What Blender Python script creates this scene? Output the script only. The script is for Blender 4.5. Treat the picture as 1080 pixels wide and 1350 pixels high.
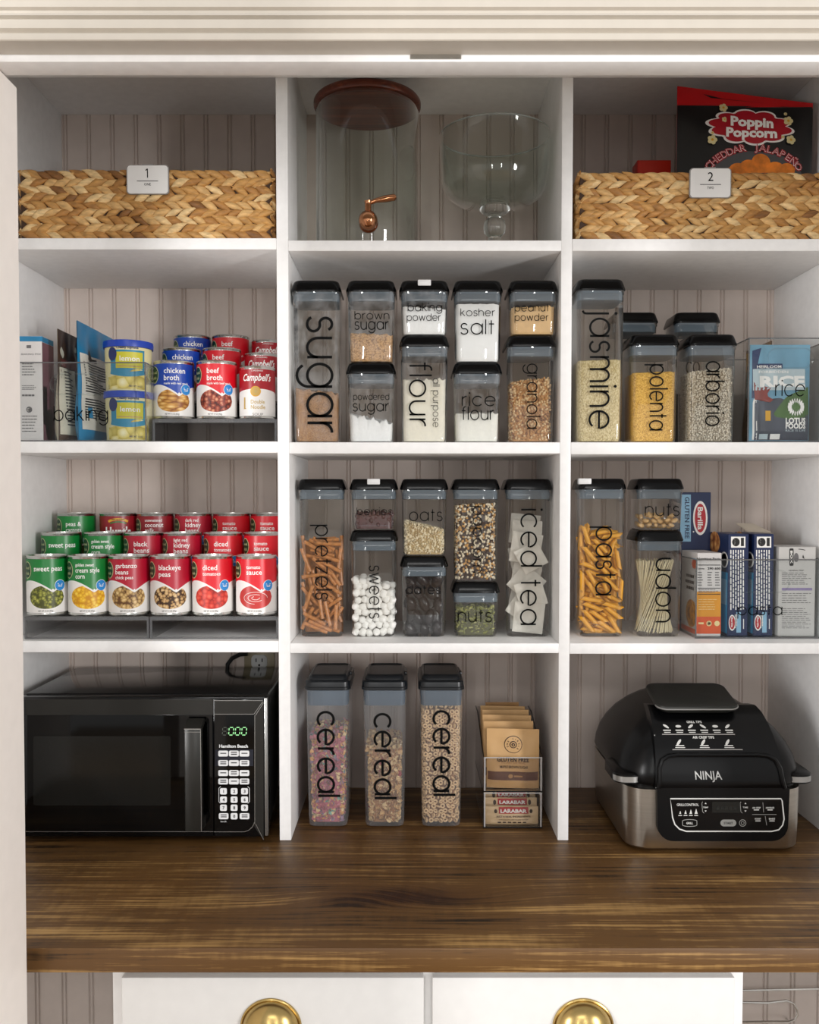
import bpy, bmesh, math, random
from mathutils import Vector, Matrix, Euler
for o in list(bpy.data.objects): bpy.data.objects.remove(o)
SC = bpy.context.scene
COL = SC.collection
PI = math.pi
RND = random.Random(11)

# ------------------------------------------------------------------ camera, light, exposure
CAMZ, DIST, FPX, TILT, PPY = 1.53, 1.65, 1204.5, math.radians(2.187), 701.0   # PPY: photo row of the optical axis
cd = bpy.data.cameras.new('camera'); cam = bpy.data.objects.new('camera', cd); COL.objects.link(cam)
cd.sensor_fit = 'VERTICAL'; cd.sensor_height = 24.0; cd.lens = 24.0 * FPX / 1350.0; cd.clip_start = 0.05; cd.shift_y = (PPY - 675.0) / 1350.0
cam.location = (0, -DIST, CAMZ); cam.rotation_euler = (PI / 2 - TILT, 0, 0)
SC.camera = cam
SC.view_settings.view_transform = 'Standard'; SC.view_settings.look = 'None'
SC.view_settings.gamma = 1.0; SC.view_settings.exposure = 0.25; SC.view_settings.use_curve_mapping = False

w = bpy.data.worlds.new('world'); SC.world = w; w.use_nodes = True
bg = w.node_tree.nodes['Background']; bg.inputs[0].default_value = (1.0, 0.99, 0.975, 1); bg.inputs[1].default_value = 0.5

def area(name, loc, target, sx, sy, power, col):
    l = bpy.data.lights.new(name, 'AREA'); l.shape = 'RECTANGLE'; l.size = sx; l.size_y = sy; l.energy = power; l.color = col
    o = bpy.data.objects.new(name, l); COL.objects.link(o); o.location = loc
    o.rotation_euler = (Vector(target) - Vector(loc)).to_track_quat('-Z', 'Y').to_euler()
    return o
area('ceiling_lamp', (0.05, -4.0, 2.95), (0.0, 0.0, 1.3), 1.7, 0.35, 16, (1.0, 0.985, 0.965))
area('kitchen_window', (-0.655, -4.2, 1.63), (-0.3, 0.0, 1.63), 0.055, 1.35, 9, (1.0, 0.99, 0.97))
area('kitchen_door_window', (0.81, -4.2, 1.68), (0.3, 0.0, 1.68), 0.055, 1.25, 9, (1.0, 0.99, 0.97))
area('side_fill_light', (2.95, -3.4, 1.5), (-0.1, 0.1, 1.2), 0.42, 1.5, 74, (1.0, 0.99, 0.985))  # added fill light from the right, no known window there
area('side_fill_light', (-2.95, -3.4, 1.5), (0.2, 0.1, 1.2), 0.42, 1.5, 74, (1.0, 0.99, 0.985))  # matching added fill from the left, brightens the cubbies
SC.cycles.transparent_max_bounces = 40; SC.cycles.max_bounces = 10; SC.cycles.glossy_bounces = 5

def at(px, py, Y):
    """the point on the vertical plane y=Y seen at photo pixel (px,py)"""
    a = (px - 540.0) / FPX; b = (PPY - py) / FPX
    c, s = math.cos(TILT), math.sin(TILT)
    d = Vector((a, c + b * s, -s + b * c))
    return Vector((0, -DIST, CAMZ)) + d * ((Y + DIST) / d.y)
def X_(px, Y, py=655): return at(px, py, Y).x
def Z_(py, Y): return at(540, py, Y).z

# ------------------------------------------------------------------ materials
def lin(h):
    h = h.lstrip('#'); r = []
    for i in (0, 2, 4):
        c = int(h[i:i + 2], 16) / 255.0
        r.append(c / 12.92 if c <= 0.04045 else ((c + 0.055) / 1.055) ** 2.4)
    return (r[0], r[1], r[2], 1.0)
class NT:
    def __init__(s, name):
        s.m = bpy.data.materials.new(name); s.m.use_nodes = True; s.t = s.m.node_tree; s.t.nodes.clear()
        s.out = s.n('ShaderNodeOutputMaterial')
    def n(s, typ, **kw):
        nd = s.t.nodes.new(typ)
        for k, v in kw.items(): setattr(nd, k, v)
        return nd
    def l(s, a, b): s.t.links.new(a, b)
    def coord(s, kind='Object', scale=(1, 1, 1)):
        tc = s.n('ShaderNodeTexCoord'); mp = s.n('ShaderNodeMapping'); s.l(tc.outputs[kind], mp.inputs[0])
        mp.inputs['Scale'].default_value = scale
        return mp.outputs[0]
    def noise(s, vec, scale, detail=3, rough=.5):
        nd = s.n('ShaderNodeTexNoise'); s.l(vec, nd.inputs['Vector']); nd.inputs['Scale'].default_value = scale
        nd.inputs['Detail'].default_value = detail; nd.inputs['Roughness'].default_value = rough
        return nd.outputs['Fac']
    def voro(s, vec, scale, feat='F1'):
        nd = s.n('ShaderNodeTexVoronoi', feature=feat); s.l(vec, nd.inputs['Vector']); nd.inputs['Scale'].default_value = scale
        return nd
    def ramp(s, fac, stops):
        nd = s.n('ShaderNodeValToRGB'); s.l(fac, nd.inputs[0]); e = nd.color_ramp.elements
        while len(e) < len(stops): e.new(0.5)
        for i, (p, c) in enumerate(stops):
            e[i].position = p; e[i].color = lin(c) if isinstance(c, str) else c
        return nd.outputs[0]
    def math(s, op, a, b=None, clamp=False):
        nd = s.n('ShaderNodeMath', operation=op); nd.use_clamp = clamp
        for i, v in enumerate((a, b)):
            if v is None: continue
            if isinstance(v, (int, float)): nd.inputs[i].default_value = v
            else: s.l(v, nd.inputs[i])
        return nd.outputs[0]
    def bsdf(s, col, rough=.5, metal=0, spec=.5, bump=None, bstr=.3, bdist=.001, coat=0):
        p = s.n('ShaderNodeBsdfPrincipled')
        if isinstance(col, tuple): p.inputs['Base Color'].default_value = col
        else: s.l(col, p.inputs['Base Color'])
        if isinstance(rough, (int, float)): p.inputs['Roughness'].default_value = rough
        else: s.l(rough, p.inputs['Roughness'])
        p.inputs['Metallic'].default_value = metal; p.inputs['Specular IOR Level'].default_value = spec
        p.inputs['Coat Weight'].default_value = coat; p.inputs['Coat Roughness'].default_value = .08
        if bump is not None:
            b = s.n('ShaderNodeBump'); b.inputs['Strength'].default_value = bstr; b.inputs['Distance'].default_value = bdist
            s.l(bump, b.inputs['Height']); s.l(b.outputs[0], p.inputs['Normal'])
        s.l(p.outputs[0], s.out.inputs[0])
        return s.m
_mc = {}
def mat(name, hexc, rough=.5, metal=0, var=.06, scale=40, bump=0, spec=.5, coat=0, stretch=(1, 1, 1)):
    """a slightly mottled surface of one colour"""
    if name in _mc: return _mc[name]
    t = NT(name); c = lin(hexc); v = t.coord('Object', stretch); f = t.noise(v, scale)
    a = tuple(min(1, x * (1 - var)) for x in c[:3]) + (1,); b = tuple(min(1, x * (1 + var)) for x in c[:3]) + (1,)
    col = t.ramp(f, [(.3, a), (.7, b)])
    _mc[name] = t.bsdf(col, rough, metal, spec, f if bump else None, bump, .001, coat)
    return _mc[name]
def clear(name, tint='#fafbfa', gloss=1.7, milky=0, base=.045, rough=.03, mcol=(.9, .9, .92, 1), dust_haze=0):
    """thin transparent plastic or glass: passes light, mirrors more at grazing angles"""
    if name in _mc: return _mc[name]
    t = NT(name); tr = t.n('ShaderNodeBsdfTransparent')
    v = t.coord('Object'); f = t.noise(v, 12); c = lin(tint)
    t.l(t.ramp(f, [(.3, tuple(x * .97 for x in c[:3]) + (1,)), (.7, c)]), tr.inputs[0])
    gl = t.n('ShaderNodeBsdfAnisotropic'); gl.inputs['Roughness'].default_value = rough; gl.inputs[0].default_value = (1, 1, 1, 1)
    lw = t.n('ShaderNodeLayerWeight'); lw.inputs[0].default_value = .5
    p5 = t.math('POWER', lw.outputs['Facing'], 4.0)
    fac = t.math('MULTIPLY', t.math('ADD', t.math('MULTIPLY', p5, .9), base), gloss, True)
    mx = t.n('ShaderNodeMixShader'); t.l(fac, mx.inputs[0]); t.l(tr.outputs[0], mx.inputs[1]); t.l(gl.outputs[0], mx.inputs[2])
    res = mx.outputs[0]
    if milky or dust_haze:
        df = t.n('ShaderNodeBsdfDiffuse'); df.inputs[0].default_value = mcol
        m2 = t.n('ShaderNodeMixShader'); m2.inputs[0].default_value = milky
        if dust_haze:
            dn = t.noise(t.coord('Object', (1, 1, .7)), 55, 5, .65); t.l(t.math('MULTIPLY', t.ramp(dn, [(.42, (0, 0, 0, 1)), (.75, (1, 1, 1, 1))]), dust_haze), m2.inputs[0])
        t.l(res, m2.inputs[1]); t.l(df.outputs[0], m2.inputs[2]); res = m2.outputs[0]
    t.l(res, t.out.inputs[0]); _mc[name] = t.m
    return t.m
def cells(name, scale, stops, rough=.45, bump=.6, stretch=(1, 1, 1), bdist=.002, warp=0):
    """small packed grains: seeds, crumbs or the printed picture of them"""
    if name in _mc: return _mc[name]
    t = NT(name); v = t.coord('Object', stretch)
    vo = t.voro(v, scale); f = vo.outputs['Distance']
    h = t.n('ShaderNodeSeparateColor'); t.l(vo.outputs['Color'], h.inputs[0])
    mixv = t.math('ADD', t.math('MULTIPLY', f, .75), t.math('MULTIPLY', h.outputs[0], .35))
    inv = t.math('SUBTRACT', 1.0, f)
    _mc[name] = t.bsdf(t.ramp(mixv, stops), rough, 0, .4, inv, bump, bdist)
    return _mc[name]

# ------------------------------------------------------------------ mesh builder (world coordinates)
_tc = {}
def text_geo(s, bold=0.0, shear=0.0):
    k = (s, bold, shear)
    if k in _tc: return _tc[k]
    cu = bpy.data.curves.new('lettering', 'FONT'); cu.body = s; cu.offset = bold; cu.shear = shear; cu.resolution_u = 2; cu.fill_mode = 'FRONT'
    ob = bpy.data.objects.new('lettering', cu); COL.objects.link(ob)
    dg = bpy.context.evaluated_depsgraph_get(); ev = ob.evaluated_get(dg); me = ev.to_mesh()
    vs = [(v.co.x, v.co.y) for v in me.vertices]; fs = [tuple(p.vertices) for p in me.polygons]
    ev.to_mesh_clear(); bpy.data.objects.remove(ob); bpy.data.curves.remove(cu)
    if not vs: vs = [(0, 0)]
    x0 = min(v[0] for v in vs); x1 = max(v[0] for v in vs)
    vs = [(a - x0, b) for a, b in vs]
    _tc[k] = (vs, fs, max(x1 - x0, 1e-4)); return _tc[k]

def rring(hx, hy, r, n=4):
    r = min(r, hx * .999, hy * .999); pts = []
    for cx, cy, a0 in ((hx - r, hy - r, 0), (-hx + r, hy - r, 90), (-hx + r, -hy + r, 180), (hx - r, -hy + r, 270)):
        for i in range(n + 1):
            a = math.radians(a0 + 90 * i / n); pts.append((cx + r * math.cos(a), cy + r * math.sin(a)))
    return pts

class MB:
    def __init__(s): s.v = []; s.f = []; s.m = []
    def add(s, vs, fs, m=0):
        b = len(s.v); s.v.extend(Vector(p) for p in vs)
        for f in fs: s.f.append(tuple(i + b for i in f)); s.m.append(m)
        return s
    def poly(s, pts, m=0): return s.add(pts, [tuple(range(len(pts)))], m)
    def box(s, x0, x1, y0, y1, z0, z1, m=0, bev=0, seg=2, M=None):
        if bev:
            bm = bmesh.new(); bmesh.ops.create_cube(bm, size=1)
            for v in bm.verts: v.co = Vector(((x0 + x1) / 2 + v.co.x * (x1 - x0), (y0 + y1) / 2 + v.co.y * (y1 - y0), (z0 + z1) / 2 + v.co.z * (z1 - z0)))
            bmesh.ops.bevel(bm, geom=list(bm.edges), offset=bev, segments=seg, affect='EDGES', profile=.5)
            s.bm(bm, m, M); return s
        vs = [(x, y, z) for x in (x0, x1) for y in (y0, y1) for z in (z0, z1)]
        fs = [(0, 1, 3, 2), (4, 6, 7, 5), (0, 4, 5, 1), (2, 3, 7, 6), (0, 2, 6, 4), (1, 5, 7, 3)]
        if M is not None: vs = [M @ Vector(p) for p in vs]
        return s.add(vs, fs, m)
    def bm(s, bm, m=0, M=None):
        bm.verts.index_update()
        s.add([(M @ v.co) if M is not None else v.co.copy() for v in bm.verts], [tuple(v.index for v in f.verts) for f in bm.faces], m); bm.free(); return s
    def loft(s, rings, m=0, cap0=True, cap1=True, closed=True):
        n = len(rings[0]); vs = [p for r in rings for p in r]; fs = []
        for i in range(len(rings) - 1):
            for j in range(n if closed else n - 1):
                k = (j + 1) % n; fs.append((i * n + j, i * n + k, (i + 1) * n + k, (i + 1) * n + j))
        if cap0: fs.append(tuple(range(n))[::-1])
        if cap1: fs.append(tuple((len(rings) - 1) * n + j for j in range(n)))
        return s.add(vs, fs, m)
    def rbox(s, cx, cy, secs, m=0, n=4, cap0=True, cap1=True):
        """secs: (z, half x, half y, corner radius)"""
        return s.loft([[(cx + a, cy + b, z) for a, b in rring(hx, hy, r, n)] for z, hx, hy, r in secs], m, cap0, cap1)
    def lathe(s, prof, c=(0, 0, 0), seg=32, m=0, axis='z', cap0=False, cap1=False):
        rings = []
        for r, z in prof:
            ring = []
            for i in range(seg):
                a = 2 * PI * i / seg; p = (r * math.cos(a), r * math.sin(a), z)
                if axis == 'y': p = (p[0], -p[2], p[1])
                if axis == 'x': p = (p[2], p[0], p[1])
                ring.append((p[0] + c[0], p[1] + c[1], p[2] + c[2]))
            rings.append(ring)
        return s.loft(rings, m, cap0, cap1)
    def tube(s, pts, r, seg=8, m=0, cap=True):
        pts = [Vector(p) for p in pts]; rings = []; up = None
        for i, p in enumerate(pts):
            t = (pts[min(i + 1, len(pts) - 1)] - pts[max(i - 1, 0)]).normalized()
            if up is None: up = t.orthogonal().normalized()
            up = (up - t * up.dot(t)).normalized(); sd = t.cross(up); rr = r[i] if isinstance(r, (list, tuple)) else r
            rings.append([p + (up * math.cos(2 * PI * j / seg) + sd * math.sin(2 * PI * j / seg)) * rr for j in range(seg)])
        return s.loft(rings, m, cap, cap)
    def ball(s, c, rx, ry=None, rz=None, m=0, seg=12, rng=8, M=None):
        ry = ry or rx; rz = rz or rx; vs = []; fs = []
        for i in range(rng + 1):
            th = PI * i / rng
            for j in range(seg):
                a = 2 * PI * j / seg; p = Vector((rx * math.sin(th) * math.cos(a), ry * math.sin(th) * math.sin(a), -rz * math.cos(th)))
                if M is not None: p = M @ p
                vs.append(p + Vector(c))
        for i in range(rng):
            for j in range(seg):
                k = (j + 1) % seg; fs.append((i * seg + j, i * seg + k, (i + 1) * seg + k, (i + 1) * seg + j))
        return s.add(vs, fs, m)
    def grid(s, fn, us, vs_, m=0):
        n = len(us); pts = [fn(u, v) for v in vs_ for u in us]
        return s.add(pts, [(i * n + j, i * n + j + 1, (i + 1) * n + j + 1, (i + 1) * n + j) for i in range(len(vs_) - 1) for j in range(n - 1)], m)
    def prism(s, pts2, y0, y1, m=0, fn=None):
        """outline in (x,z) with real thickness from y0 to y1"""
        fn = fn or (lambda a, y, b: (a, y, b)); n = len(pts2)
        vs = [fn(a, y0, b) for a, b in pts2] + [fn(a, y1, b) for a, b in pts2]
        fs = [tuple(range(n)), tuple(range(2 * n - 1, n - 1, -1))] + [(i, i + n, (i + 1) % n + n, (i + 1) % n) for i in range(n)]
        return s.add(vs, fs, m)
    # --- print on a surface: fn(u,v) -> point
    def text(s, st, m, fn, u0, v0, size, width=None, bold=.0, shear=0, align='l'):
        vs, fs, wd = text_geo(st, bold, shear); kx = size if width is None else width / wd
        off = 0 if align == 'l' else -wd * kx / 2
        return s.add([fn(u0 + off + a * kx, v0 + b * size) for a, b in vs], fs, m)
    def ell(s, m, fn, u, v, a, b, n=28, rng=3, rot=0):
        vs = [fn(u, v)]; fs = []
        for k in range(1, rng + 1):
            for i in range(n):
                t = 2 * PI * i / n; x = a * k / rng * math.cos(t); y = b * k / rng * math.sin(t)
                vs.append(fn(u + x * math.cos(rot) - y * math.sin(rot), v + x * math.sin(rot) + y * math.cos(rot)))
        for i in range(n):
            j = (i + 1) % n; fs.append((0, 1 + i, 1 + j))
            for k in range(rng - 1): fs.append((1 + k * n + i, 1 + (k + 1) * n + i, 1 + (k + 1) * n + j, 1 + k * n + j))
        return s.add(vs, fs, m)
    def rect(s, m, fn, u0, v0, u1, v1, nu=1, nv=1):
        return s.grid(fn, [u0 + (u1 - u0) * i / nu for i in range(nu + 1)], [v0 + (v1 - v0) * i / nv for i in range(nv + 1)], m)
    def rrect(s, m, fn, u0, v0, u1, v1, r):
        return s.poly([fn((u0 + u1) / 2 + a, (v0 + v1) / 2 + b) for a, b in rring((u1 - u0) / 2, (v1 - v0) / 2, r)], m)
    def star(s, m, fn, c, pts, rng=8):
        n = len(pts); vs = [fn(*c)]; fs = []
        for k in range(1, rng + 1): vs += [fn(c[0] + (p[0] - c[0]) * k / rng, c[1] + (p[1] - c[1]) * k / rng) for p in pts]
        for i in range(n):
            j = (i + 1) % n; fs.append((0, 1 + i, 1 + j))
            for k in range(rng - 1): fs.append((1 + k * n + i, 1 + (k + 1) * n + i, 1 + (k + 1) * n + j, 1 + k * n + j))
        return s.add(vs, fs, m)
    def patch(s, m, fn, poly, dv=.03, du=.1):
        """a printed area with any outline, cut into small strips so that it follows a curved surface"""
        lo, hi = min(p[1] for p in poly), max(p[1] for p in poly); n = max(2, int((hi - lo) / dv))
        def cross(v):
            xs = []
            for (a, b), (c, d) in zip(poly, poly[1:] + poly[:1]):
                if (b <= v < d) or (d <= v < b): xs.append(a + (c - a) * (v - b) / (d - b))
            return sorted(xs)
        e = (hi - lo) * 1e-4; rows = [lo + (hi - lo) * i / n for i in range(n + 1)]; rows[0] += e; rows[-1] -= e
        for v0, v1 in zip(rows, rows[1:]):
            A, B = cross(v0), cross(v1)
            if len(A) != len(B): continue
            for k in range(0, len(A) - 1, 2):
                q = max(1, int(max(A[k + 1] - A[k], B[k + 1] - B[k]) / du)); L = [(A[k] + (A[k + 1] - A[k]) * i / q, v0) for i in range(q + 1)]; U = [(B[k] + (B[k + 1] - B[k]) * i / q, v1) for i in range(q + 1)]
                s.add([fn(*p) for p in L + U], [(i, i + 1, q + 2 + i, q + 1 + i) for i in range(q)], m)
        return s
    def ribbon(s, m, fn, pts, wd, closed=False):
        pts = [Vector(p) for p in pts]; n = len(pts); L = []; Rr = []
        for i in range(n):
            if closed: a, b = pts[i - 1], pts[(i + 1) % n]
            else: a, b = pts[max(i - 1, 0)], pts[min(i + 1, n - 1)]
            t = (b - a)
            t = t.normalized() if t.length > 1e-9 else Vector((1, 0)); nn = Vector((-t.y, t.x)) * wd / 2
            L.append(fn(*(pts[i] + nn))); Rr.append(fn(*(pts[i] - nn)))
        fs = [(n + i, n + (i + 1) % n, (i + 1) % n, i) for i in range(n if closed else n - 1)]
        return s.add(L + Rr, fs, m)
    def build(s, name, mats, parent=None, angle=35, origin=None):
        me = bpy.data.meshes.new(name); o0 = Vector(origin) if origin is not None else (parent_loc(parent) if parent else Vector((0, 0, 0)))
        me.from_pydata([p - o0 for p in s.v], [], s.f)
        if not isinstance(mats, (list, tuple)): mats = [mats]
        for mm in mats: me.materials.append(mm)
        me.polygons.foreach_set('material_index', s.m); me.polygons.foreach_set('use_smooth', [True] * len(s.f))
        me.validate(); me.update()
        me.set_sharp_from_angle(angle=math.radians(angle))
        o = bpy.data.objects.new(name, me); COL.objects.link(o)
        if parent is not None: o.parent = parent
        else: o.location = o0
        return o
def parent_loc(p):
    v = Vector((0, 0, 0))
    while p is not None: v = v + p.location; p = p.parent
    return v
def tag(o, label, cat, group=None, kind=None):
    o['label'] = label; o['category'] = cat
    if group: o['group'] = group
    if kind: o['kind'] = kind
    return o
def thing(name, label, cat, loc, group=None):
    o = bpy.data.objects.new(name, None); COL.objects.link(o); o.location = loc; o.empty_display_size = .02
    return tag(o, label, cat, group)
def struct(o): o['kind'] = 'structure'; return o
def front(Y): return lambda u, v: Vector((u, Y, v))
def pix(Y): return lambda u, v: at(u, -v, Y)         # print laid out on the plane y=Y, v = minus photo row

# ------------------------------------------------------------------ thin geometric lettering (circles and straight stems)
def arc(cx, cy, rx, ry, a0, a1, n=18): return [(cx + rx * math.cos(math.radians(a0 + (a1 - a0) * i / n)), cy + ry * math.sin(math.radians(a0 + (a1 - a0) * i / n))) for i in range(n + 1)]
O_ = arc(.5, .5, .5, .5, 0, 360, 30)
ARCH = [(0, 0), (0, .56)] ; 
GL = {
 'a': (1.0, [O_, [(1, 0), (1, 1)]]), 'b': (1.0, [O_, [(0, 0), (0, 1.4)]]), 'c': (.93, [arc(.5, .5, .5, .5, 42, 318, 24)]),
 'd': (1.0, [O_, [(1, 0), (1, 1.4)]]), 'e': (1.0, [[(0, .5), (1, .5)] + arc(.5, .5, .5, .5, 0, 318, 28)[1:], ]),
 'f': (.5, [[(.2, 0), (.2, 1.12)] + arc(.44, 1.12, .24, .26, 180, 75, 8), [(0, .96), (.48, .96)]]),
 'g': (1.0, [O_, [(1, 1), (1, .05)] + arc(.5, .05, .5, .47, 0, -150, 16)]),
 'h': (.84, [[(0, 0), (0, 1.4)], [(0, .55)] + arc(.42, .57, .42, .43, 180, 0, 14) + [(.84, 0)]]),
 'i': (.0, [[(0, 0), (0, .98)]]), 'j': (.1, [[(.1, .98), (.1, -.2)] + arc(-.1, -.2, .2, .2, 0, -80, 6)]),
 'k': (.72, [[(0, 0), (0, 1.4)], [(.62, 1), (.02, .42)], [(.2, .58), (.72, 0)]]), 'l': (.0, [[(0, 0), (0, 1.4)]]),
 'm': (1.4, [[(0, 0), (0, 1)], [(0, .55)] + arc(.35, .62, .35, .38, 180, 0, 12) + [(.7, 0)], [(.7, .55)] + arc(1.05, .62, .35, .38, 180, 0, 12) + [(1.4, 0)]]),
 'n': (.84, [[(0, 0), (0, 1)], [(0, .55)] + arc(.42, .57, .42, .43, 180, 0, 14) + [(.84, 0)]]),
 'o': (1.0, [O_]), 'p': (1.0, [O_, [(0, 1), (0, -.45)]]), 'r': (.42, [[(0, 0), (0, 1)], [(0, .5)] + arc(.42, .56, .42, .43, 180, 88, 8)]),
 's': (.62, [arc(.31, .745, .27, .255, 25, 250, 14) + arc(.31, .26, .31, .26, 75, -160, 16)]),
 't': (.44, [[(.2, 0), (.2, 1.3)], [(0, .96), (.44, .96)]]),
 'u': (.84, [[(.84, 1), (.84, 0)], [(0, 1), (0, .43)] + arc(.42, .43, .42, .43, 180, 360, 14)]),
 'w': (1.3, [[(0, 1), (.33, 0)], [(.33, 0), (.65, .97)], [(.65, .97), (.97, 0)], [(.97, 0), (1.3, 1)]]),
 'z': (.7, [[(0, .96), (.68, .96)], [(.68, .96), (.02, .04)], [(.02, .04), (.7, .04)]]), ' ': (.35, [])}
def word(mb, m, fn, st, length, xh, wd, gap=.3):
    """fn(u,v): u along the word 0..length, v above the base line in metres"""
    x = 0; strokes = []; dots = []
    for ch in st:
        ad, ss = GL[ch]
        for q in ss: strokes.append([(a + x, b) for a, b in q])
        if ch in 'ij': dots.append((x + (.1 if ch == 'j' else 0), 1.34))
        x += ad + gap
    tot = max(x - gap, .01); k = length / tot
    for q in strokes: mb.ribbon(m, fn, [(a * k, b * xh) for a, b in q], wd)
    for a, b in dots: mb.ell(m, fn, a * k, b * xh, wd * .72, wd * .72, 14, 1)
def word_px(mb, m, st, Y, x0, x1, base, top, vertical=False, wd=.11, gap=.3):
    """horizontal: x0..x1 extent, base/top rows. vertical (reads downward): x0..x1 = rows, base/top = columns"""
    if vertical:
        A = at((base + top) / 2, x0, Y); Bm = at((base + top) / 2, x1, Y); L = A.z - Bm.z; xb = X_(base, Y, (x0 + x1) / 2); xh = X_(top, Y, (x0 + x1) / 2) - xb
        fn = lambda u, v: Vector((xb + v, Y, A.z - u))
    else:
        xb = X_(x0, Y, base); L = X_(x1, Y, base) - xb; zb = Z_(base, Y); xh = Z_(top, Y) - zb
        fn = lambda u, v: Vector((xb + u, Y, zb + v))
    word(mb, m, fn, st, L, xh, xh * wd, gap)
# ------------------------------------------------------------------ the pantry itself
WHITE = mat('white_paint', '#f2f1f0', .42, var=.03, scale=60, bump=.05)
CREAM = mat('cream_paint', '#c6beb2', .4, var=.02, scale=50)
DRW = mat('drawer_paint', '#dfdedc', .4, var=.02, scale=50)
TAUPE = mat('taupe_beadboard', '#cfc1b8', .5, var=.03, scale=30)
BACKY = 0.307
YF = 0.0
SH = {'l': ((314, 329), (582, 597), (845, 860)), 'c': ((317, 331), (583, 598), (848, 861)), 'r': ((315, 331), (583, 599), (848, 862))}
ZS = {k: [Z_(a, YF) for a, b in v] for k, v in SH.items()}       # heights of the shelf tops
ZC = Z_(1108, YF)                                               # counter top
XL0, XL1 = X_(365.5, 0, 500), X_(381, 0, 500)                   # left divider
XR0, XR1 = X_(739, 0, 500), X_(753.5, 0, 500)
XSL, XSR = X_(86, BACKY, 500), X_(1019, BACKY, 500)
ZTOP = Z_(151, BACKY)

def beads(name, x0, x1, y, z0, z1, period, phase, m):
    prof = [(x0, 0)]; g = phase
    while g - period > x0 + .01: g -= period
    while g < x0 + .008: g += period
    while g < x1 - .008:
        prof += [(g - .0055, 0), (g - .0038, .0032), (g - .0028, .0032), (g - .0014, .0004), (g + .0014, .0004), (g + .0028, .0032), (g + .0038, .0032), (g + .0055, 0)]
        g += period
    prof.append((x1, 0)); b = MB()
    b.loft([[(a, y + d, z0) for a, d in prof] + [(x1, y + .02, z0), (x0, y + .02, z0)], [(a, y + d, z1) for a, d in prof] + [(x1, y + .02, z1), (x0, y + .02, z1)]], 0)
    return struct(b.build(name, m, angle=20))
beads('wall_back', -.80, .84, BACKY, ZC - .04, ZTOP + .05, .0497, X_(120, BACKY, 450), TAUPE)
WHITE2 = mat('undercounter_beadboard', '#bdb2ab', .5, var=.03)
beads('wall_lower', -.80, .84, .0, 0, ZC - .036, .0497, X_(85, 0, 1310), WHITE2)
b = MB(); b.box(-.83, -.80, -.5, .34, 0, 2.6); struct(b.build('wall_left', WHITE))
b = MB(); b.box(.84, .87, -.5, .34, 0, 2.6); struct(b.build('wall_right', WHITE))
b = MB(); b.box(-2.2, 2.2, -4.4, .34, -.03, 0); struct(b.build('floor', mat('floor_boards', '#8a7258', .4, var=.2, scale=4, stretch=(1, 12, 1))))

# shelving: one painted unit
su = thing('shelving_unit', 'white painted pantry shelving of nine open cubbies standing on the wooden counter', 'shelves', (XL0, YF, ZC))
def part_box(name, par, m, *a, **k):
    q = MB(); q.box(*a, **k); return q.build(name, m, par)
part_box('divider', su, WHITE, XL0, XL1, YF, BACKY, ZC, ZTOP, bev=.0012)
part_box('divider', su, WHITE, XR0, XR1, YF, BACKY, ZC, ZTOP, bev=.0012)
part_box('side_panel', su, WHITE, XSL - .019, XSL, YF, BACKY, ZC, ZTOP, bev=.001)
part_box('side_panel', su, WHITE, XSR, XSR + .019, YF, BACKY, ZC, ZTOP, bev=.001)
part_box('top_panel', su, WHITE, XSL - .019, XSR + .019, .004, BACKY, ZTOP, ZTOP + .019)
part_box('top_rail', su, WHITE, XSL - .03, XSR + .03, -.014, -.0005, Z_(98, -.014), ZTOP + .06, bev=.001)
for k, (x0, x1) in {'l': (XSL, XL0), 'c': (XL1, XR0), 'r': (XR1, XSR)}.items():
    for a, bb in SH[k]: part_box('shelf', su, WHITE, x0, x1, YF - .0008, BACKY, Z_(bb, YF), Z_(a, YF), bev=.0012)

# door head: moulded casing, jamb, track
YH = -.53
def kz(py): return (Z_(py, 0) - CAMZ) / DIST
ZH = Z_(53, YH); YJ = (ZH - CAMZ) / kz(72) - DIST
prof = [(-120, 0), (9, 0), (11, .005), (14, .006), (17, .001), (20, 0), (22, .006), (24.5, .005), (26, 0), (37, 0), (39.5, .006), (42, .004), (44, 0), (52, 0), (53, .0015)]
pts = [(YH + d, Z_(p, YH)) for p, d in prof] + [(YJ, ZH), (YJ, Z_(-120, YH))]
b = MB(); b.loft([[(x, y, z) for y, z in pts] for x in (-1.1, 1.1)], 0); struct(b.build('trim_1', CREAM, angle=25))
b = MB(); zt = Z_(82, YJ + .002); b.box(-1.0, 1.0, YJ + .001, YJ + .038, zt, ZH + .05, bev=.001)
tr = struct(b.build('trim_2', WHITE)); SILV = mat('brushed_metal', '#b9b7b2', .3, 1)
b = MB(); p0, p1 = at(541, 76, YJ), at(608, 76, YJ); b.box(p0.x, p1.x, YJ - .0005, YJ + .001, Z_(78, YJ), Z_(71.5, YJ), 0)
for i in range(9): b.box(p0.x + .003 + i * .0066, p0.x + .006 + i * .0066, YJ - .0015, YJ, Z_(77, YJ), Z_(73, YJ), 0)
b.build('track_clip', SILV, tr)
b = MB(); b.box(-2.2, 2.2, YJ, YJ + .02, ZH + .06, 2.75); struct(b.build('wall_front', CREAM))

# open door leaf at the left edge
b = MB(); dt, db = at(22, 116, -.423), at(36, 1350, -.423); db2 = dt + (db - dt) * 1.9
for (xo, mz) in ((0, 0),):
    vs = []
    for y in (-.95, -.423):
        for p in (dt, db2):
            vs += [(p.x, y, p.z), (p.x - .035, y, p.z)]
    b.add(vs, [(0, 2, 6, 4), (1, 5, 7, 3), (0, 1, 3, 2), (4, 6, 7, 5), (0, 4, 5, 1), (2, 3, 7, 6)])
struct(b.build('door_1', mat('door_paint', '#f9f1ea', .45, var=.02)))

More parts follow.
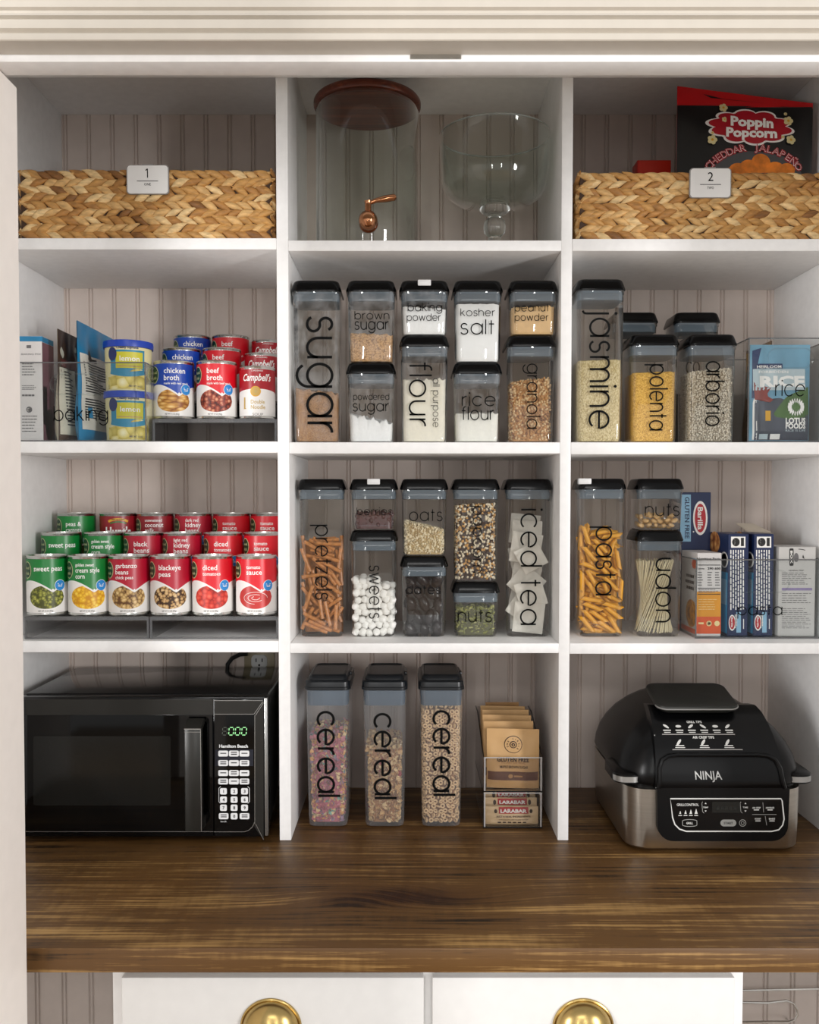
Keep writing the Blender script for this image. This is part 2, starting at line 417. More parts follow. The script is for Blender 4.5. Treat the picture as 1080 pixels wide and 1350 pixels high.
# wooden counter
def wood(name, dark, mid, light, knot=None, sc=1.0, gloss=.46):
    t = NT(name); tc = t.n('ShaderNodeTexCoord'); v = tc.outputs['Object']
    sp = t.n('ShaderNodeSeparateXYZ'); t.l(v, sp.inputs[0]); x, y, z = sp.outputs
    if knot:
        dx = t.math('SUBTRACT', x, knot[0]); dy = t.math('SUBTRACT', y, knot[1])
        r2 = t.math('ADD', t.math('MULTIPLY', t.math('MULTIPLY', dx, dx), 60), t.math('MULTIPLY', t.math('MULTIPLY', dy, dy), 700))
        g = t.math('POWER', 2.718, t.math('MULTIPLY', r2, -1.0))
        y = t.math('ADD', y, t.math('MULTIPLY', g, t.math('MULTIPLY', dx, .55)))
    cb = t.n('ShaderNodeCombineXYZ'); t.l(x, cb.inputs[0]); t.l(y, cb.inputs[1]); t.l(z, cb.inputs[2])
    mp = t.n('ShaderNodeMapping'); t.l(cb.outputs[0], mp.inputs[0]); mp.inputs['Scale'].default_value = (2.0 * sc, 74 * sc, 74 * sc)
    fine = t.noise(mp.outputs[0], 2.2, 6, .62)
    mp2 = t.n('ShaderNodeMapping'); t.l(cb.outputs[0], mp2.inputs[0]); mp2.inputs['Scale'].default_value = (1.1 * sc, 13 * sc, 13 * sc)
    broad = t.noise(mp2.outputs[0], 1.6, 3, .55)
    mp3 = t.n('ShaderNodeMapping'); t.l(cb.outputs[0], mp3.inputs[0]); mp3.inputs['Scale'].default_value = (22, 5, 5)
    saw = t.noise(mp3.outputs[0], 3, 2, .5)
    f = t.math('ADD', t.math('ADD', t.math('MULTIPLY', fine, .62), t.math('MULTIPLY', broad, .5)), t.math('MULTIPLY', saw, .1))
    if knot: f = t.math('SUBTRACT', f, t.math('MULTIPLY', g, .16))
    col = t.ramp(f, [(.45, dark), (.555, mid), (.63, mid), (.76, light)])
    if knot:
        mk = t.n('ShaderNodeMix', data_type='RGBA'); t.l(t.math('MULTIPLY', g, .55), mk.inputs[0]); t.l(col, mk.inputs[6]); mk.inputs[7].default_value = lin('#3c1c0c'); col = mk.outputs[2]
    return t.bsdf(col, gloss, 0, .45, fine, .25, .0012)
kp = at(535, 1195, -.2)
WOOD = wood('stained_pine', '#211303', '#60421f', '#a9844f', (X_(535, -.24, 1195), -.235), 1.0)
YCF = (ZC - CAMZ) / kz(1250) - DIST; ZCB = Z_(1283, YCF)
b = MB(); b.box(-.795, .835, YCF, BACKY - .001, ZCB, ZC, bev=.0025, seg=2)
ct = b.build('countertop', WOOD); tag(ct, 'dark stained wooden plank countertop running across the pantry', 'countertop')

# drawer cabinet under the counter
YD = YCF + .02
dc = thing('drawer_cabinet', 'white cabinet with two side-by-side drawers under the wooden counter', 'cabinet', (0, YD, 0))
x0, x1 = X_(145, YD, 1300), X_(984, YD, 1300)
part_box('carcass', dc, WHITE, x0, x1, YD + .012, -.03, .0, ZCB - .0006, bev=.001)
BRASS = mat('brushed_brass', '#b49a63', .26, 1, var=.05, scale=80)
for a, c, pc in ((161, 559, 358), (570, 968, 768)):
    xa, xb = X_(a, YD, 1300), X_(c, YD, 1300); zt = Z_(1287, YD)
    q = MB(); q.box(xa, xb, YD - .004, YD + .0115, zt - .2, zt, bev=.002); dr = q.build('drawer', DRW, dc)
    q = MB(); cx = X_(pc, YD, 1350); cz = Z_(1351, YD); R0 = .0405
    # cup pull: a hollow half dome open below, with a rolled rim on the drawer front
    q.grid(lambda u, v: Vector((cx + R0 * math.cos(u) * math.cos(v), YD - .004 - .026 * math.sin(v), cz + R0 * .95 * math.sin(u) * math.cos(v))), [PI * i / 28 for i in range(29)], [PI / 2 * i / 10 for i in range(11)])
    q.tube([(cx + (R0 + .001) * math.cos(PI * i / 28), YD - .0055, cz + R0 * .97 * math.sin(PI * i / 28)) for i in range(29)], .0022, 8)
    q.tube([(cx - R0, YD - .0055, cz), (cx - R0 * .7, YD - .023, cz), (cx, YD - .031, cz), (cx + R0 * .7, YD - .023, cz), (cx + R0, YD - .0055, cz)], .0015, 8)
    h = q.build('cup_pull', BRASS, dr); h['label'] = 'brushed brass cup pull'
    q = MB(); q.box(xa, xb, YD - .004, YD + .0115, .1, zt - .206, bev=.002); q.build('door', DRW, dc)

# wire rack on the lower wall at the right
WIRE = mat('chrome_wire', '#c9c8c4', .25, .9)
YW = -.012
rk = thing('wire_rack', 'chrome wire rack on the beadboard wall right of the drawers', 'rack', (X_(1030, YW, 1330), YW, Z_(1350, YW)))
b = MB(); b.tube([at(960, 1306, YW), at(1100, 1303, YW)], .0022); b.build('wire', WIRE, rk)
lp = [at(960, 1321, YW - .02), at(985, 1321.5, YW - .02), at(1012, 1322, YW - .02), at(1037, 1319, YW - .02), at(1046, 1323, YW - .02), at(1051, 1331, YW - .02), at(1052, 1338, YW - .02), at(1048, 1344, YW - .02), at(1040, 1347, YW - .02), at(1012, 1347, YW - .02), at(960, 1348, YW - .02)]
b = MB(); b.tube(lp, .0022); b.tube([at(1040, 1347, YW - .02), at(1040, 1347, YW) + Vector((0, .01, 0))], .002); b.build('hook_loop', WIRE, rk)

# wall outlet behind the microwave, with the cord plugged in
OUTP = mat('bronze_plate', '#857a60', .35, .1); OUTG = mat('grey_outlet', '#c0c1c0', .4)
yo = BACKY - .0045; oc = at(342, 872, yo)
ot = thing('wall_outlet', 'grey outlet on a bronze plate on the beadboard above the microwave', 'outlet', (oc.x, yo, oc.z))
part_box('cover_plate', ot, OUTP, X_(322, yo, 870), X_(362, yo, 870), yo, BACKY - .0002, oc.z - .08, oc.z + .03, bev=.0015)
for k in (0, -1):
    zc = oc.z + k * .039; q = MB(); q.prism([(oc.x + a, zc + bb) for a, bb in rring(.0168, .0145, .009, 5)], yo - .0025, yo + .001, 0)
    for sx in (-.0065, .0065): q.box(oc.x + sx - .0011, oc.x + sx + .0011, yo - .003, yo - .0024, zc - .001, zc + .007, 1)
    q.ell(1, front(yo - .0028), oc.x, zc - .0075, .0024, .0024, 12, 1); q.build('receptacle', [OUTG, mat('slot_black', '#0a0a0a', .6)], ot)
# ------------------------------------------------------------------ storage jars
CLEAR = clear('clear_plastic', milky=.008)
DUSTY_HAZE = clear('dusty_haze_plastic', dust_haze=.16)  # powder residue, with extra white haze added to lighten the jar's dark inside
LIDM = mat('black_lid', '#040405', .17, var=.05, spec=.22)
GASK = clear('grey_gasket', '#8a969f', .8, .5, mcol=lin('#8796a3'))
INK = mat('black_vinyl', '#070707', .6, var=.02, spec=.12)
LATCH = mat('white_latch', '#dedede', .35)
def dens(ring, step=.004):
    out = []
    for i, p in enumerate(ring):
        q = ring[(i + 1) % len(ring)]; d = math.dist(p, q); k = max(1, int(d / step))
        for j in range(k): out.append((p[0] + (q[0] - p[0]) * j / k, p[1] + (q[1] - p[1]) * j / k))
    return out
class Jar: pass
def jar(label, cpx, yf, z0, z1, words=(), latch=0, group=None, H=.0432, lx=0):
    pm = DUSTY_HAZE if ('sugar' in label or 'flour' in label) else CLEAR
    j = Jar(); j.cx = X_(cpx, yf, 600); j.cy = yf + .045; j.z0 = z0; j.z1 = z1; j.yf = yf
    t = thing('storage_jar', label, 'jar', (j.cx, j.cy, z0), group); j.t = t
    b = MB(); b.rbox(j.cx, j.cy, [(z0 + .0003, .036, .036, .009), (z0 + .0022, .0395, .0395, .011), (z0 + .008, .0408, .0408, .0115), (z1 - .0275, H - .0005, H - .0005, .012), (z1 - .0262, H + .0008, H + .0008, .0125), (z1 - .0205, H + .0008, H + .0008, .0125)], 0, 5, True, False)
    b.build('jar_body', pm, t, 50)
    b = MB(); b.rbox(j.cx, j.cy, [(z1 - .0203, .0445, .0445, .0135), (z1 - .0196, .0457, .0457, .014), (z1 - .017, .0457, .0457, .014), (z1 - .0045, .0418, .0418, .0125), (z1 - .0014, .0402, .0402, .012), (z1, .038, .038, .011)], 0, 6)
    b.build('lid', LIDM, t, 40)
    b = MB(); b.rbox(j.cx, j.cy, [(z1 - .0205, .0395, .0395, .011), (z1 - .0255, .0410, .0410, .0115), (z1 - .0265, .0416, .0416, .012), (z1 - .0375, .0412, .0412, .012), (z1 - .0385, .038, .038, .011)], 0, 5, False, True)
    b.build('gasket', GASK, t, 40)
    if latch:
        b = MB(); b.box(j.cx - .012 + lx, j.cx + .012 + lx, j.cy - .0443, j.cy - .03, z1 - .0105, z1 + .0006, bev=.0015)
        o = b.build('latch', LATCH, t); o['label'] = 'raised white latch on the lid'
    if words:
        b = MB(); yl = j.cy - H - .0006
        for wd in words:
            st, a, c, base, top = wd[:5]; kw = wd[5] if len(wd) > 5 else {}
            word_px(b, 0, st, yl, a, c, base, top, **kw)
        b.build('lettering', INK, t)
    return j
V = dict(vertical=True)
def fill(name, label, cat, j, pyL, pyR, m, h=.0390, rough=.002, m2=None):
    """loose powder or grain filling a jar up to an uneven top"""
    zl, zr = Z_(pyL, j.yf), Z_(pyR, j.yf); b = MB(); zb = j.z0 + .0028
    def zt(x, y): return zl + (zr - zl) * (x / (2 * h) + .5) + rough * (math.sin(x * 310 + y * 170) + .6 * math.sin(x * 790 - y * 420 + 1) + RND.uniform(-.5, .5))
    rg = dens(rring(h, h, .010, 4))
    rings = [[(j.cx + x * .93, j.cy + y * .93, zb) for x, y in rg], [(j.cx + x * .97, j.cy + y * .97, zb + .005) for x, y in rg]]
    top = [(x, y, zt(x, y)) for x, y in rg]
    rings.append([(j.cx + x, j.cy + y, z - .001) for x, y, z in top])
    for k in (.97, .7, .35): rings.append([(j.cx + x * k, j.cy + y * k, zt(x * k, y * k) + (0 if k == .97 else .001)) for x, y in rg])
    b.loft(rings, 0)
    o = b.build(name, m, None, 60, (j.cx, j.cy, zb)); tag(o, label, cat, kind='stuff'); return o
def rot(rx=0, ry=0, rz=0): return Euler((rx, ry, rz)).to_matrix()
def rrot(): return Euler((RND.uniform(0, 6.3), RND.uniform(0, 6.3), RND.uniform(0, 6.3))).to_matrix()
def face_spots(j, zb, pyL, pyR, step, h=.0375, left=True, right=True, topc=True):
    """jittered spots just inside the front, the sides and the top of a filling"""
    zl, zr = Z_(pyL, j.yf), Z_(pyR, j.yf); out = []
    n = int(2 * h / step)
    def zt(x): return zl + (zr - zl) * ((x + h) / (2 * h))
    faces = [('f', n)] + ([('l', n)] if left else []) + ([('r', n)] if right else [])
    for fc, nn in faces:
        for i in range(nn + 1):
            u0 = -h + i * step; z = zb + step * RND.uniform(.3, .9); u = u0
            while z < zt(u if fc == 'f' else (-h if fc == 'l' else h)):
                u = u0 + RND.uniform(-.5, .5) * step; d = RND.uniform(0, .5) * step; zz = z + RND.uniform(-.3, .3) * step; uu = max(-h, min(h, u))
                p = (uu, -h + d, zz) if fc == 'f' else ((-h + d, uu, zz) if fc == 'l' else (h - d, uu, zz))
                if abs(p[0]) > h - .005 and abs(p[1]) > h - .005: p = (p[0] * .9, p[1] * .9, p[2])
                out.append((j.cx + p[0], j.cy + p[1], p[2])); z += step * .9
    if topc:
        for i in range(n):
            for k in range(n):
                x = (-h + i * step) * .93; y = (-h + k * step) * .93; out.append((j.cx + x, j.cy + y, zt(x) - step * .2 + RND.uniform(-.35, .35) * step))
    return out
def grains(name, label, cat, j, pyL, pyR, step, mats, dims, core, wts=None, h=.0375, seg=6, rng=4, flat=False, left=True):
    b = MB(); zb = j.z0 + .003; idx = list(range(1, len(mats) + 1))
    fr = [(j.cx + x, j.cy + y) for x, y in rring(h - .0035, h - .0035, .008)]
    zl, zr = Z_(pyL, j.yf) - .004, Z_(pyR, j.yf) - .004
    b.loft([[(x, y, zb) for x, y in fr], [(x, y, zl + (zr - zl) * ((x - j.cx) / (2 * h) + .5)) for x, y in fr]], 0)
    h2 = .0395 - dims[0]
    for p in face_spots(j, zb + max(.0015, dims[0] * .75), pyL, pyR, step, h2, left):
        m = RND.choices(idx, wts)[0]; k = RND.uniform(.8, 1.15)
        M = rrot() if not flat else rot(RND.gauss(0, .5), RND.gauss(0, .4), RND.uniform(0, 6.3)) @ rot(PI / 2 * RND.choice((0, .75)), 0, 0)
        b.ball(p, dims[0] * k, dims[1] * k, dims[2] * k, m, seg, rng, M)
    o = b.build(name, [core] + mats, None, 80, (j.cx, j.cy, zb)); tag(o, label, cat, kind='stuff'); return o
def put(src, M, first):
    o = src if first else src.copy()
    if not first: COL.objects.link(o)
    o.matrix_basis = M; return o
def place_all(src, mats4, label, cat, group):
    tag(src, label, cat, group)
    for i, M in enumerate(mats4): put(src, M, i == 0)
def M4(loc, m3, s=1): return Matrix.Translation(loc) @ m3.to_4x4() @ Matrix.Scale(s, 4)
def seg_d(a, b, c, d):
    best = 9
    for i in range(7):
        p = a + (b - a) * i / 6
        for k in range(7): best = min(best, (p - (c + (d - c) * k / 6)).length)
    return best
def rods(ww, zb, zt, length, r, layers, per, tilt=None, tries=500):
    """flat layers of sticks that do not cross: (layer, u, z, angle)"""
    out = []
    for L in range(layers):
        seg = []; n = 0
        for _ in range(tries):
            if n >= per: break
            ang = tilt(RND) if tilt else RND.uniform(0, PI); du = abs(math.cos(ang)) * length / 2; dz = abs(math.sin(ang)) * length / 2
            if du > ww: continue
            u = RND.uniform(-ww + du, ww - du); lo, hi = zb + dz + r, zt(u) - dz * .6
            if hi <= lo: continue
            z = RND.uniform(lo, hi); d = Vector((math.cos(ang), math.sin(ang))) * length / 2; a = Vector((u, z)) - d; e = Vector((u, z)) + d
            if any(seg_d(a, e, c, f) < 2.0 * r for c, f in seg): continue
            seg.append((a, e)); n += 1; out.append((L, u, z, ang))
    return out

ZSc, ZSr = ZS['c'], ZS['r']
Y2, Y3 = .012, .066
z2, z3 = ZSc[1], ZSc[2]
def tops(py, yf): return Z_(py, yf)
# --- centre, second shelf
zt = Z_(368.7, Y2); zA = Z_(477.5, Y2); zB = Z_(441.5, Y2)
jA = jar('tall clear jar lettered sugar with brown sugar in its lower third', 417, Y2, z2, zt, [('sugar', 418, 570, 405.2, 438, V)])
jB2 = jar('short clear jar lettered powdered sugar, under the brown sugar jar', 489, Y2, z2, zA, [('powdered', 466, 513, 527, 521, dict(wd=.13)), ('sugar', 465.5, 512.5, 542, 532, dict(wd=.12))])
jB1 = jar('short clear jar lettered brown sugar, on the powdered sugar jar', 489.5, Y2, zA, zt, [('brown', 468, 513, 420.8, 413.3, dict(wd=.13)), ('sugar', 468, 512, 434.4, 424, dict(wd=.12))])
jC2 = jar('clear jar lettered flour all purpose, under the baking powder jar', 559.5, Y2, z2, zB, [('flour', 478, 561.7, 540, 561, V), ('all purpose', 499, 563, 571, 577.5, V)])
jC1 = jar('squat clear jar lettered baking powder with a raised white latch, on the flour jar', 559.5, Y2, zB, zt, [('baking', 538, 582.7, 410, 402.5, dict(wd=.13)), ('powder', 536.7, 581, 422.7, 416, dict(wd=.13))], latch=1)
jD2 = jar('short clear jar lettered rice flour, under the kosher salt jar', 629.5, Y2, z2, zA, [('rice', 609.6, 653, 535, 522.5, dict(wd=.11)), ('flour', 609, 651, 553.5, 541, dict(wd=.11))])
jD1 = jar('short clear jar lettered kosher salt, filled to the brim with white salt', 630, Y2, zA, zt, [('kosher', 607.6, 652.4, 416.4, 409.5, dict(wd=.13)), ('salt', 607.6, 651.4, 440.5, 426.5, dict(wd=.11))])
jE2 = jar('clear jar lettered granola, under the peanut powder jar', 700.5, Y2, z2, zB, [('granola', 480, 564.7, 695, 708, V)])
jE1 = jar('squat clear jar lettered peanut powder, on the granola jar', 703, Y2, zB, zt, [('peanut', 679, 723.7, 410.3, 403.3, dict(wd=.13)), ('powder', 679, 723, 422.7, 416, dict(wd=.13))])
SUGM = cells('brown_sugar_grain', 700, [(.2, '#b98f63'), (.5, '#a67a4e'), (.8, '#86603c')], .6, .3, bdist=.0006)
SUG2 = cells('light_brown_sugar', 420, [(.2, '#d3aa79'), (.5, '#c49a69'), (.85, '#8d6640')], .6, .5, bdist=.0008)
WPOW = mat('white_powder', '#f1f1f1', .7, var=.015, scale=90, bump=.1)
FLRM = mat('cream_flour', '#ece6d6', .7, var=.02, scale=70, bump=.1)
RFLM = mat('rice_flour_white', '#efede5', .7, var=.02, scale=70, bump=.1)
PNUT = mat('peanut_powder_tan', '#d8b27c', .7, var=.06, scale=140, bump=.2)
fill('brown_sugar', 'brown sugar in the bottom of the tall jar lettered sugar', 'sugar', jA, 512, 518, SUGM)
fill('light_brown_sugar', 'crumbly light brown sugar in the jar lettered brown sugar', 'sugar', jB1, 438.5, 440.5, SUG2, rough=.0012)
fill('powdered_sugar', 'white powdered sugar with a ragged top in its short jar', 'sugar', jB2, 546, 558, WPOW, rough=.003)
fill('flour', 'cream coloured all purpose flour in its jar', 'flour', jC2, 501, 499, FLRM)
fill('baking_powder', 'white baking powder in the squat latched jar', 'powder', jC1, 403, 406, WPOW, rough=.001)
fill('rice_flour', 'off-white rice flour in the jar under the kosher salt', 'flour', jD2, 545, 544, RFLM, rough=.0012)
fill('kosher_salt', 'bright white kosher salt filling its jar', 'salt', jD1, 399.5, 399.5, WPOW, rough=.0004)
fill('peanut_powder', 'tan peanut powder in the squat jar over the granola', 'powder', jE1, 405, 402, PNUT, rough=.0015)
g1, g2, g3 = (mat('granola_' + n, c, .65, var=.15, scale=200) for n, c in (('oat', '#d9b98c'), ('toast', '#b78650'), ('dark', '#8a5a30')))
grains('granola', 'toasted oat granola clusters in the jar lettered granola', 'granola', jE2, 503, 497, .0052, [g1, g2, g3], (.0034, .0026, .0018), g2, (5, 4, 1.5))

# --- centre, third shelf
zt = Z_(631.5, Y3); zP = Z_(699.5, Y3); zQ = Z_(733.5, Y3); zR = Z_(768, Y3)
kA = jar('tall clear jar lettered pretzels, half full of pretzel sticks', 423, Y3, z3, zt, [('pretzels', 692.7, 790, 416, 431.8, V)])
kB2 = jar('clear jar lettered sweets with white marshmallows, under the berries jar', 492.5, Y3, z3, zP, [('sweets', 746, 815, 487, 499.5, V)])
kB1 = jar('squat clear jar lettered berries with a raised white latch', 492.5, Y3, zP, zt, [('berries', 470.6, 517, 678.8, 671.8, dict(wd=.12))], latch=1)
kC2 = jar('short clear jar lettered dates with dark dried fruit, under the oats jar', 559.5, Y3, z3, zQ, [('dates', 535, 581, 783, 775, dict(wd=.13))])
kC1 = jar('short clear jar lettered oats, on the dates jar', 559.5, Y3, zQ, zt, [('oats', 540, 583, 686.7, 675, dict(wd=.1))])
kD2 = jar('squat clear jar lettered nuts with green pumpkin seeds, under the popcorn jar', 628.5, Y3, z3, zR, [('nuts', 604, 648, 820, 807.5, dict(wd=.11))])
kD1 = jar('clear jar lettered popcorn full of mixed kernels, on the pumpkin seed jar', 628, Y3, zR, zt, [('popcorn', 667.7, 755, 624, 635, V)])
kE = jar('tall clear jar lettered iced tea with pale tea bags', 698, Y3, z3, zt, [('iced tea', 672, 823, 687, 707, V)])
# pretzel sticks
PZ = mat('pretzel_crust', '#b8783e', .4, var=.3, scale=160); PZE = mat('pretzel_end', '#d9b083', .6)
zl = Z_(708, Y3); b = MB(); L = .047
b.tube([(-L / 2, 0, 0), (-L / 4, 0, .0006), (L / 4, 0, .0004), (L / 2, 0, 0)], .0037, 8, 0, False)
for e in (-L / 2, L / 2): b.lathe([(.0037, 0), (.0001, .0002 if e > 0 else -.0002)], (e, 0, 0), 8, 1, 'x')
src = b.build('pretzel_stick', [PZ, PZE], None, 40, (0, 0, 0)); ms = []
for lay, u, z, a in rods(.039, z3 + .004, lambda u: zl + RND.uniform(-.008, .004), L, .0030, 4, 60):
    ms.append(M4((kA.cx + u, kA.cy - .0345 + lay * .0078 + RND.uniform(-.0004, .0004), z), rot(0, -a, 0)))
place_all(src, ms, 'short golden brown pretzel stick among the many in the jar lettered pretzels', 'pretzel', 'pretzel sticks in the tall jar')
b = MB(); b.rbox(kA.cx, kA.cy + .02, [(z3 + .004, .037, .017, .006), (zl - .010, .037, .017, .006)]); o = b.build('pretzel_pile', PZ, None, 40, (kA.cx, kA.cy, z3)); tag(o, 'packed pretzel sticks deep behind the front ones in the tall jar', 'pretzels', kind='stuff')
# marshmallows
MSH = mat('marshmallow_white', '#f4f2ee', .75, var=.015); b = MB(); r = .0066
b.lathe([(.0003, -r), (r * .72, -r), (r * .97, -r * .72), (r, 0), (r * .97, r * .72), (r * .72, r), (.0003, r)], (0, 0, 0), 14)
src = b.build('marshmallow', MSH, None, 60, (0, 0, 0)); ms = []
zl, zr = Z_(756, Y3), Z_(772, Y3); z = z3 + .0095; row = 0
while z < zl - .004:
    for lay in range(3):
        for i in range(6):
            u = -.0345 + i * .0131 + (.0042 if row % 2 else 0) + RND.uniform(-.0011, .0011)
            if abs(u) > .0352: continue
            if z > zl + (zr - zl) * (u / .07 + .5): continue
            ms.append(M4((kB2.cx + u, kB2.cy - .0335 + lay * .0125 + RND.uniform(0, .003), z + RND.uniform(-.0022, .0022)), rrot(), RND.uniform(.95, 1.12)))
    z += .0122; row += 1
place_all(src, ms, 'small white marshmallow among the many in the jar lettered sweets', 'marshmallow', 'marshmallows in the sweets jar')
# dried berries, dates
bm1, bm2 = mat('dried_berry', '#451c22', .35, var=.3, scale=150), mat('dried_berry_pale', '#4e2a2d', .4, var=.2, scale=150)
grains('dried_berries', 'dark dried berries in the squat latched jar', 'berries', kB1, 678, 676, .0085, [bm1, bm2], (.0058, .0045, .0038), bm1, (3, 2))
DT = mat('dark_date_skin', '#1f181a', .25, var=.35, scale=120, bump=.5); b = MB()
b.ball((0, 0, 0), .011, .0095, .017, 0, 14, 10)
for v in b.v: v += v.normalized() * .0007 * math.sin(v.z * 900 + v.x * 700) * math.cos(v.y * 800 + v.z * 300)
src = b.build('date', DT, None, 60, (0, 0, 0)); ms = []
z = z3 + .0135; row = 0
while z < Z_(765, Y3):
    for lay in range(3):
        for i in range(3):
            if (row + lay) % 2 and i == 2: continue
            ms.append(M4((kC2.cx - .0255 + i * .0255 + (.0125 if (row + lay) % 2 else 0) + RND.uniform(-.002, .002), kC2.cy - .0262 + lay * .0255, z + RND.uniform(-.002, .002)), rot(RND.uniform(-.35, .35), RND.uniform(-.9, .9), RND.uniform(0, 6)), RND.uniform(.88, 1.0)))
    z += .0235; row += 1
b = MB(); b.rbox(kC2.cx, kC2.cy + .008, [(z3 + .004, .033, .026, .01), (Z_(768, Y3), .033, .026, .01)]); o = b.build('date_pile', DT, None, 40, (kC2.cx, kC2.cy, z3)); tag(o, 'packed dark dates deep inside the short jar lettered dates', 'dates', kind='stuff')
place_all(src, ms, 'dark wrinkled dried date among those packed in the jar lettered dates', 'date', 'dates in the short jar')
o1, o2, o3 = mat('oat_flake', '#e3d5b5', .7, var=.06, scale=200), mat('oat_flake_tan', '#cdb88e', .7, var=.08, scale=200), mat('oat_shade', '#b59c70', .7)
grains('oats', 'pale rolled oats heaped to the left in the jar lettered oats', 'oats', kC1, 687, 699, .0042, [o1, o2], (.0029, .0023, .0009), o3, (4, 1))
p1, p2, p3 = mat('kernel_white', '#e9dcc2', .3, var=.1, scale=200), mat('kernel_gold', '#c89a5e', .3, var=.15, scale=200), mat('kernel_dark', '#2b1512', .25)
grains('popcorn_kernels', 'white, gold and dark popcorn kernels filling the jar lettered popcorn', 'kernels', kD1, 667, 665, .0053, [p1, p2, p3], (.0034, .0027, .0022), p3, (4, 3, 3))
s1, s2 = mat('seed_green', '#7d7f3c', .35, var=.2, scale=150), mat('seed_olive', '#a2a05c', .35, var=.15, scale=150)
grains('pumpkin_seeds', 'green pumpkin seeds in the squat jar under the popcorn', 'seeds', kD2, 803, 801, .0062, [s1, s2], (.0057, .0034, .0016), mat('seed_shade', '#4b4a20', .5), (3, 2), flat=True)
# tea bags
TB = mat('tea_bag_paper', '#e0dbd2', .75, var=.08, scale=60); b = MB(); S = .031
for sgn in (1, -1):
    b.grid(lambda u, v: Vector((u * S, -sgn * .0052 * max(0, (1 - u ** 4) * (1 - v ** 4)) * (1 + .25 * math.sin(9 * u + 5 * v)), v * S)), [i / 8 - 1 for i in range(17)] if sgn > 0 else [1 - i / 8 for i in range(17)], [i / 8 - 1 for i in range(17)])
src = b.build('tea_bag', TB, None, 60, (0, 0, 0)); ms = []
for dx, dz, ry, lay, sc in ((.002, .033, .1, 0, 1), (-.004, .052, .62, 1, .95), (.006, .078, -.3, 0, .92), (-.001, .098, .7, 1, .95), (.003, .125, .2, 2, .95), (.006, .148, -.5, 0, .85), (-.002, .165, .15, 1, 1), (.001, .188, .05, 2, 1), (0, .07, .2, 3, 1), (0, .14, -.2, 3.4, 1), (0, .2, .1, 4, 1), (.0, .035, 0, 3, 1)):
    ms.append(M4((kE.cx + dx, kE.cy - .032 + lay * .0125, z3 + .003 + dz), rot(.08 * math.sin(dz * 90), ry, 0), sc * .93))
place_all(src, ms, 'pale flat tea bag among those stacked in the jar lettered iced tea', 'tea bag', 'tea bags in the tall jar')

# --- right, second shelf
zr2, zr3 = ZSr[1], ZSr[2]
YB = .125
rA = jar('tall clear jar lettered jasmine, half full of rice', 791.5, Y2, zr2, Z_(367, Y2), [('jasmine', 411, 564.6, 777.8, 803, V)])
rB = jar('clear jar lettered polenta with yellow grain', 863.5, Y2, zr2, Z_(440, Y2), [('polenta', 481, 566.8, 857, 874, V)])
rC = jar('clear jar lettered arborio with pearly rice', 939.5, Y2, zr2, Z_(440, Y2), [('arborio', 477, 561, 931, 948.4, V)])
rD = jar('clear lidded jar standing behind the polenta jar', 837, YB, zr2, Z_(411, YB))
rE = jar('clear lidded jar standing behind the arborio jar', 919, YB, zr2, Z_(411, YB), [('co', 905, 922, 492, 477, dict(wd=.12))])
JAS = cells('jasmine_rice', 620, [(.2, '#e0d2ab'), (.5, '#d3c08f'), (.85, '#a48f5f')], .55, .5, (1, 1, .45), bdist=.001)
POL = cells('polenta_grain', 520, [(.2, '#eac369'), (.5, '#deae48'), (.85, '#b2822a')], .6, .5, bdist=.0008)
fill('jasmine_rice', 'pale jasmine rice in the tall jar on the right', 'rice', rA, 475, 473, JAS, rough=.0006)
fill('polenta', 'golden polenta grain in its jar', 'polenta', rB, 491, 489, POL, rough=.0006)
a1, a2 = mat('arborio_grain', '#ddd4c2', .5, var=.08, scale=300), mat('arborio_grey', '#c2b6a0', .5, var=.08, scale=300)
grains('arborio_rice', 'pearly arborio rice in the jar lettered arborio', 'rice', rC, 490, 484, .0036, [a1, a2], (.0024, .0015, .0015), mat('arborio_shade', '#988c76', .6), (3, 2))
GRN = mat('dark_lentils', '#57514a', .6, var=.3, scale=300)
fill('lentils', 'grey lentils in the jar behind the arborio jar', 'lentils', rE, 520, 520, GRN)
# --- right, third shelf
sA = jar('tall clear jar lettered pasta, full of yellow penne', 796, Y3, zr3, Z_(631, Y3), [('pasta', 695, 784, 786, 806, V)], latch=1, lx=-.034)
zN = Z_(699.5, Y3)
sB2 = jar('clear jar lettered udon with pale noodles, under the nuts jar', 872.5, Y3, zr3, zN, [('udon', 736.6, 819.7, 865, 884, V)])
sB1 = jar('squat clear jar lettered nuts with shelled nuts, on the udon jar', 872.5, Y3, zN, Z_(631, Y3), [('nuts', 851, 895.5, 680, 667.7, dict(wd=.1))])
PEN = mat('penne_yellow', '#dd9d24', .45, var=.12, scale=120); b = MB(); L = .036; n = 10
rings = []
for rr, sg in ((.0044, 1), (.0031, -1)):
    for e in ((-1, 1) if sg > 0 else (1, -1)):
        rings.append([(e * L / 2 + .9 * rr * math.cos(2 * PI * i / n), rr * math.sin(2 * PI * i / n), rr * math.cos(2 * PI * i / n)) for i in range(n)])
b.loft(rings + [rings[0]], 0, False, False); src = b.build('penne', PEN, None, 50, (0, 0, 0)); ms = []
zp = Z_(697, Y3); tl = lambda R_: R_.gauss(2.55, .5) if R_.random() < .65 else R_.uniform(0, PI)
for lay, u, z, a in rods(.039, zr3 + .004, lambda u: zp, L, .0029, 4, 80, tl, 900):
    ms.append(M4((sA.cx + u, sA.cy - .0345 + lay * .0092, z), rot(0, -a, 0)))
for lay, u, z, a in rods(.030, zr3 + .004, lambda u: zp, L, .0029, 2, 50, tl, 600):
    if u > -.004 or True: ms.append(M4((sA.cx - .0345 + lay * .0092, sA.cy + .008 + u * .9, z), rot(0, -a, PI / 2)))
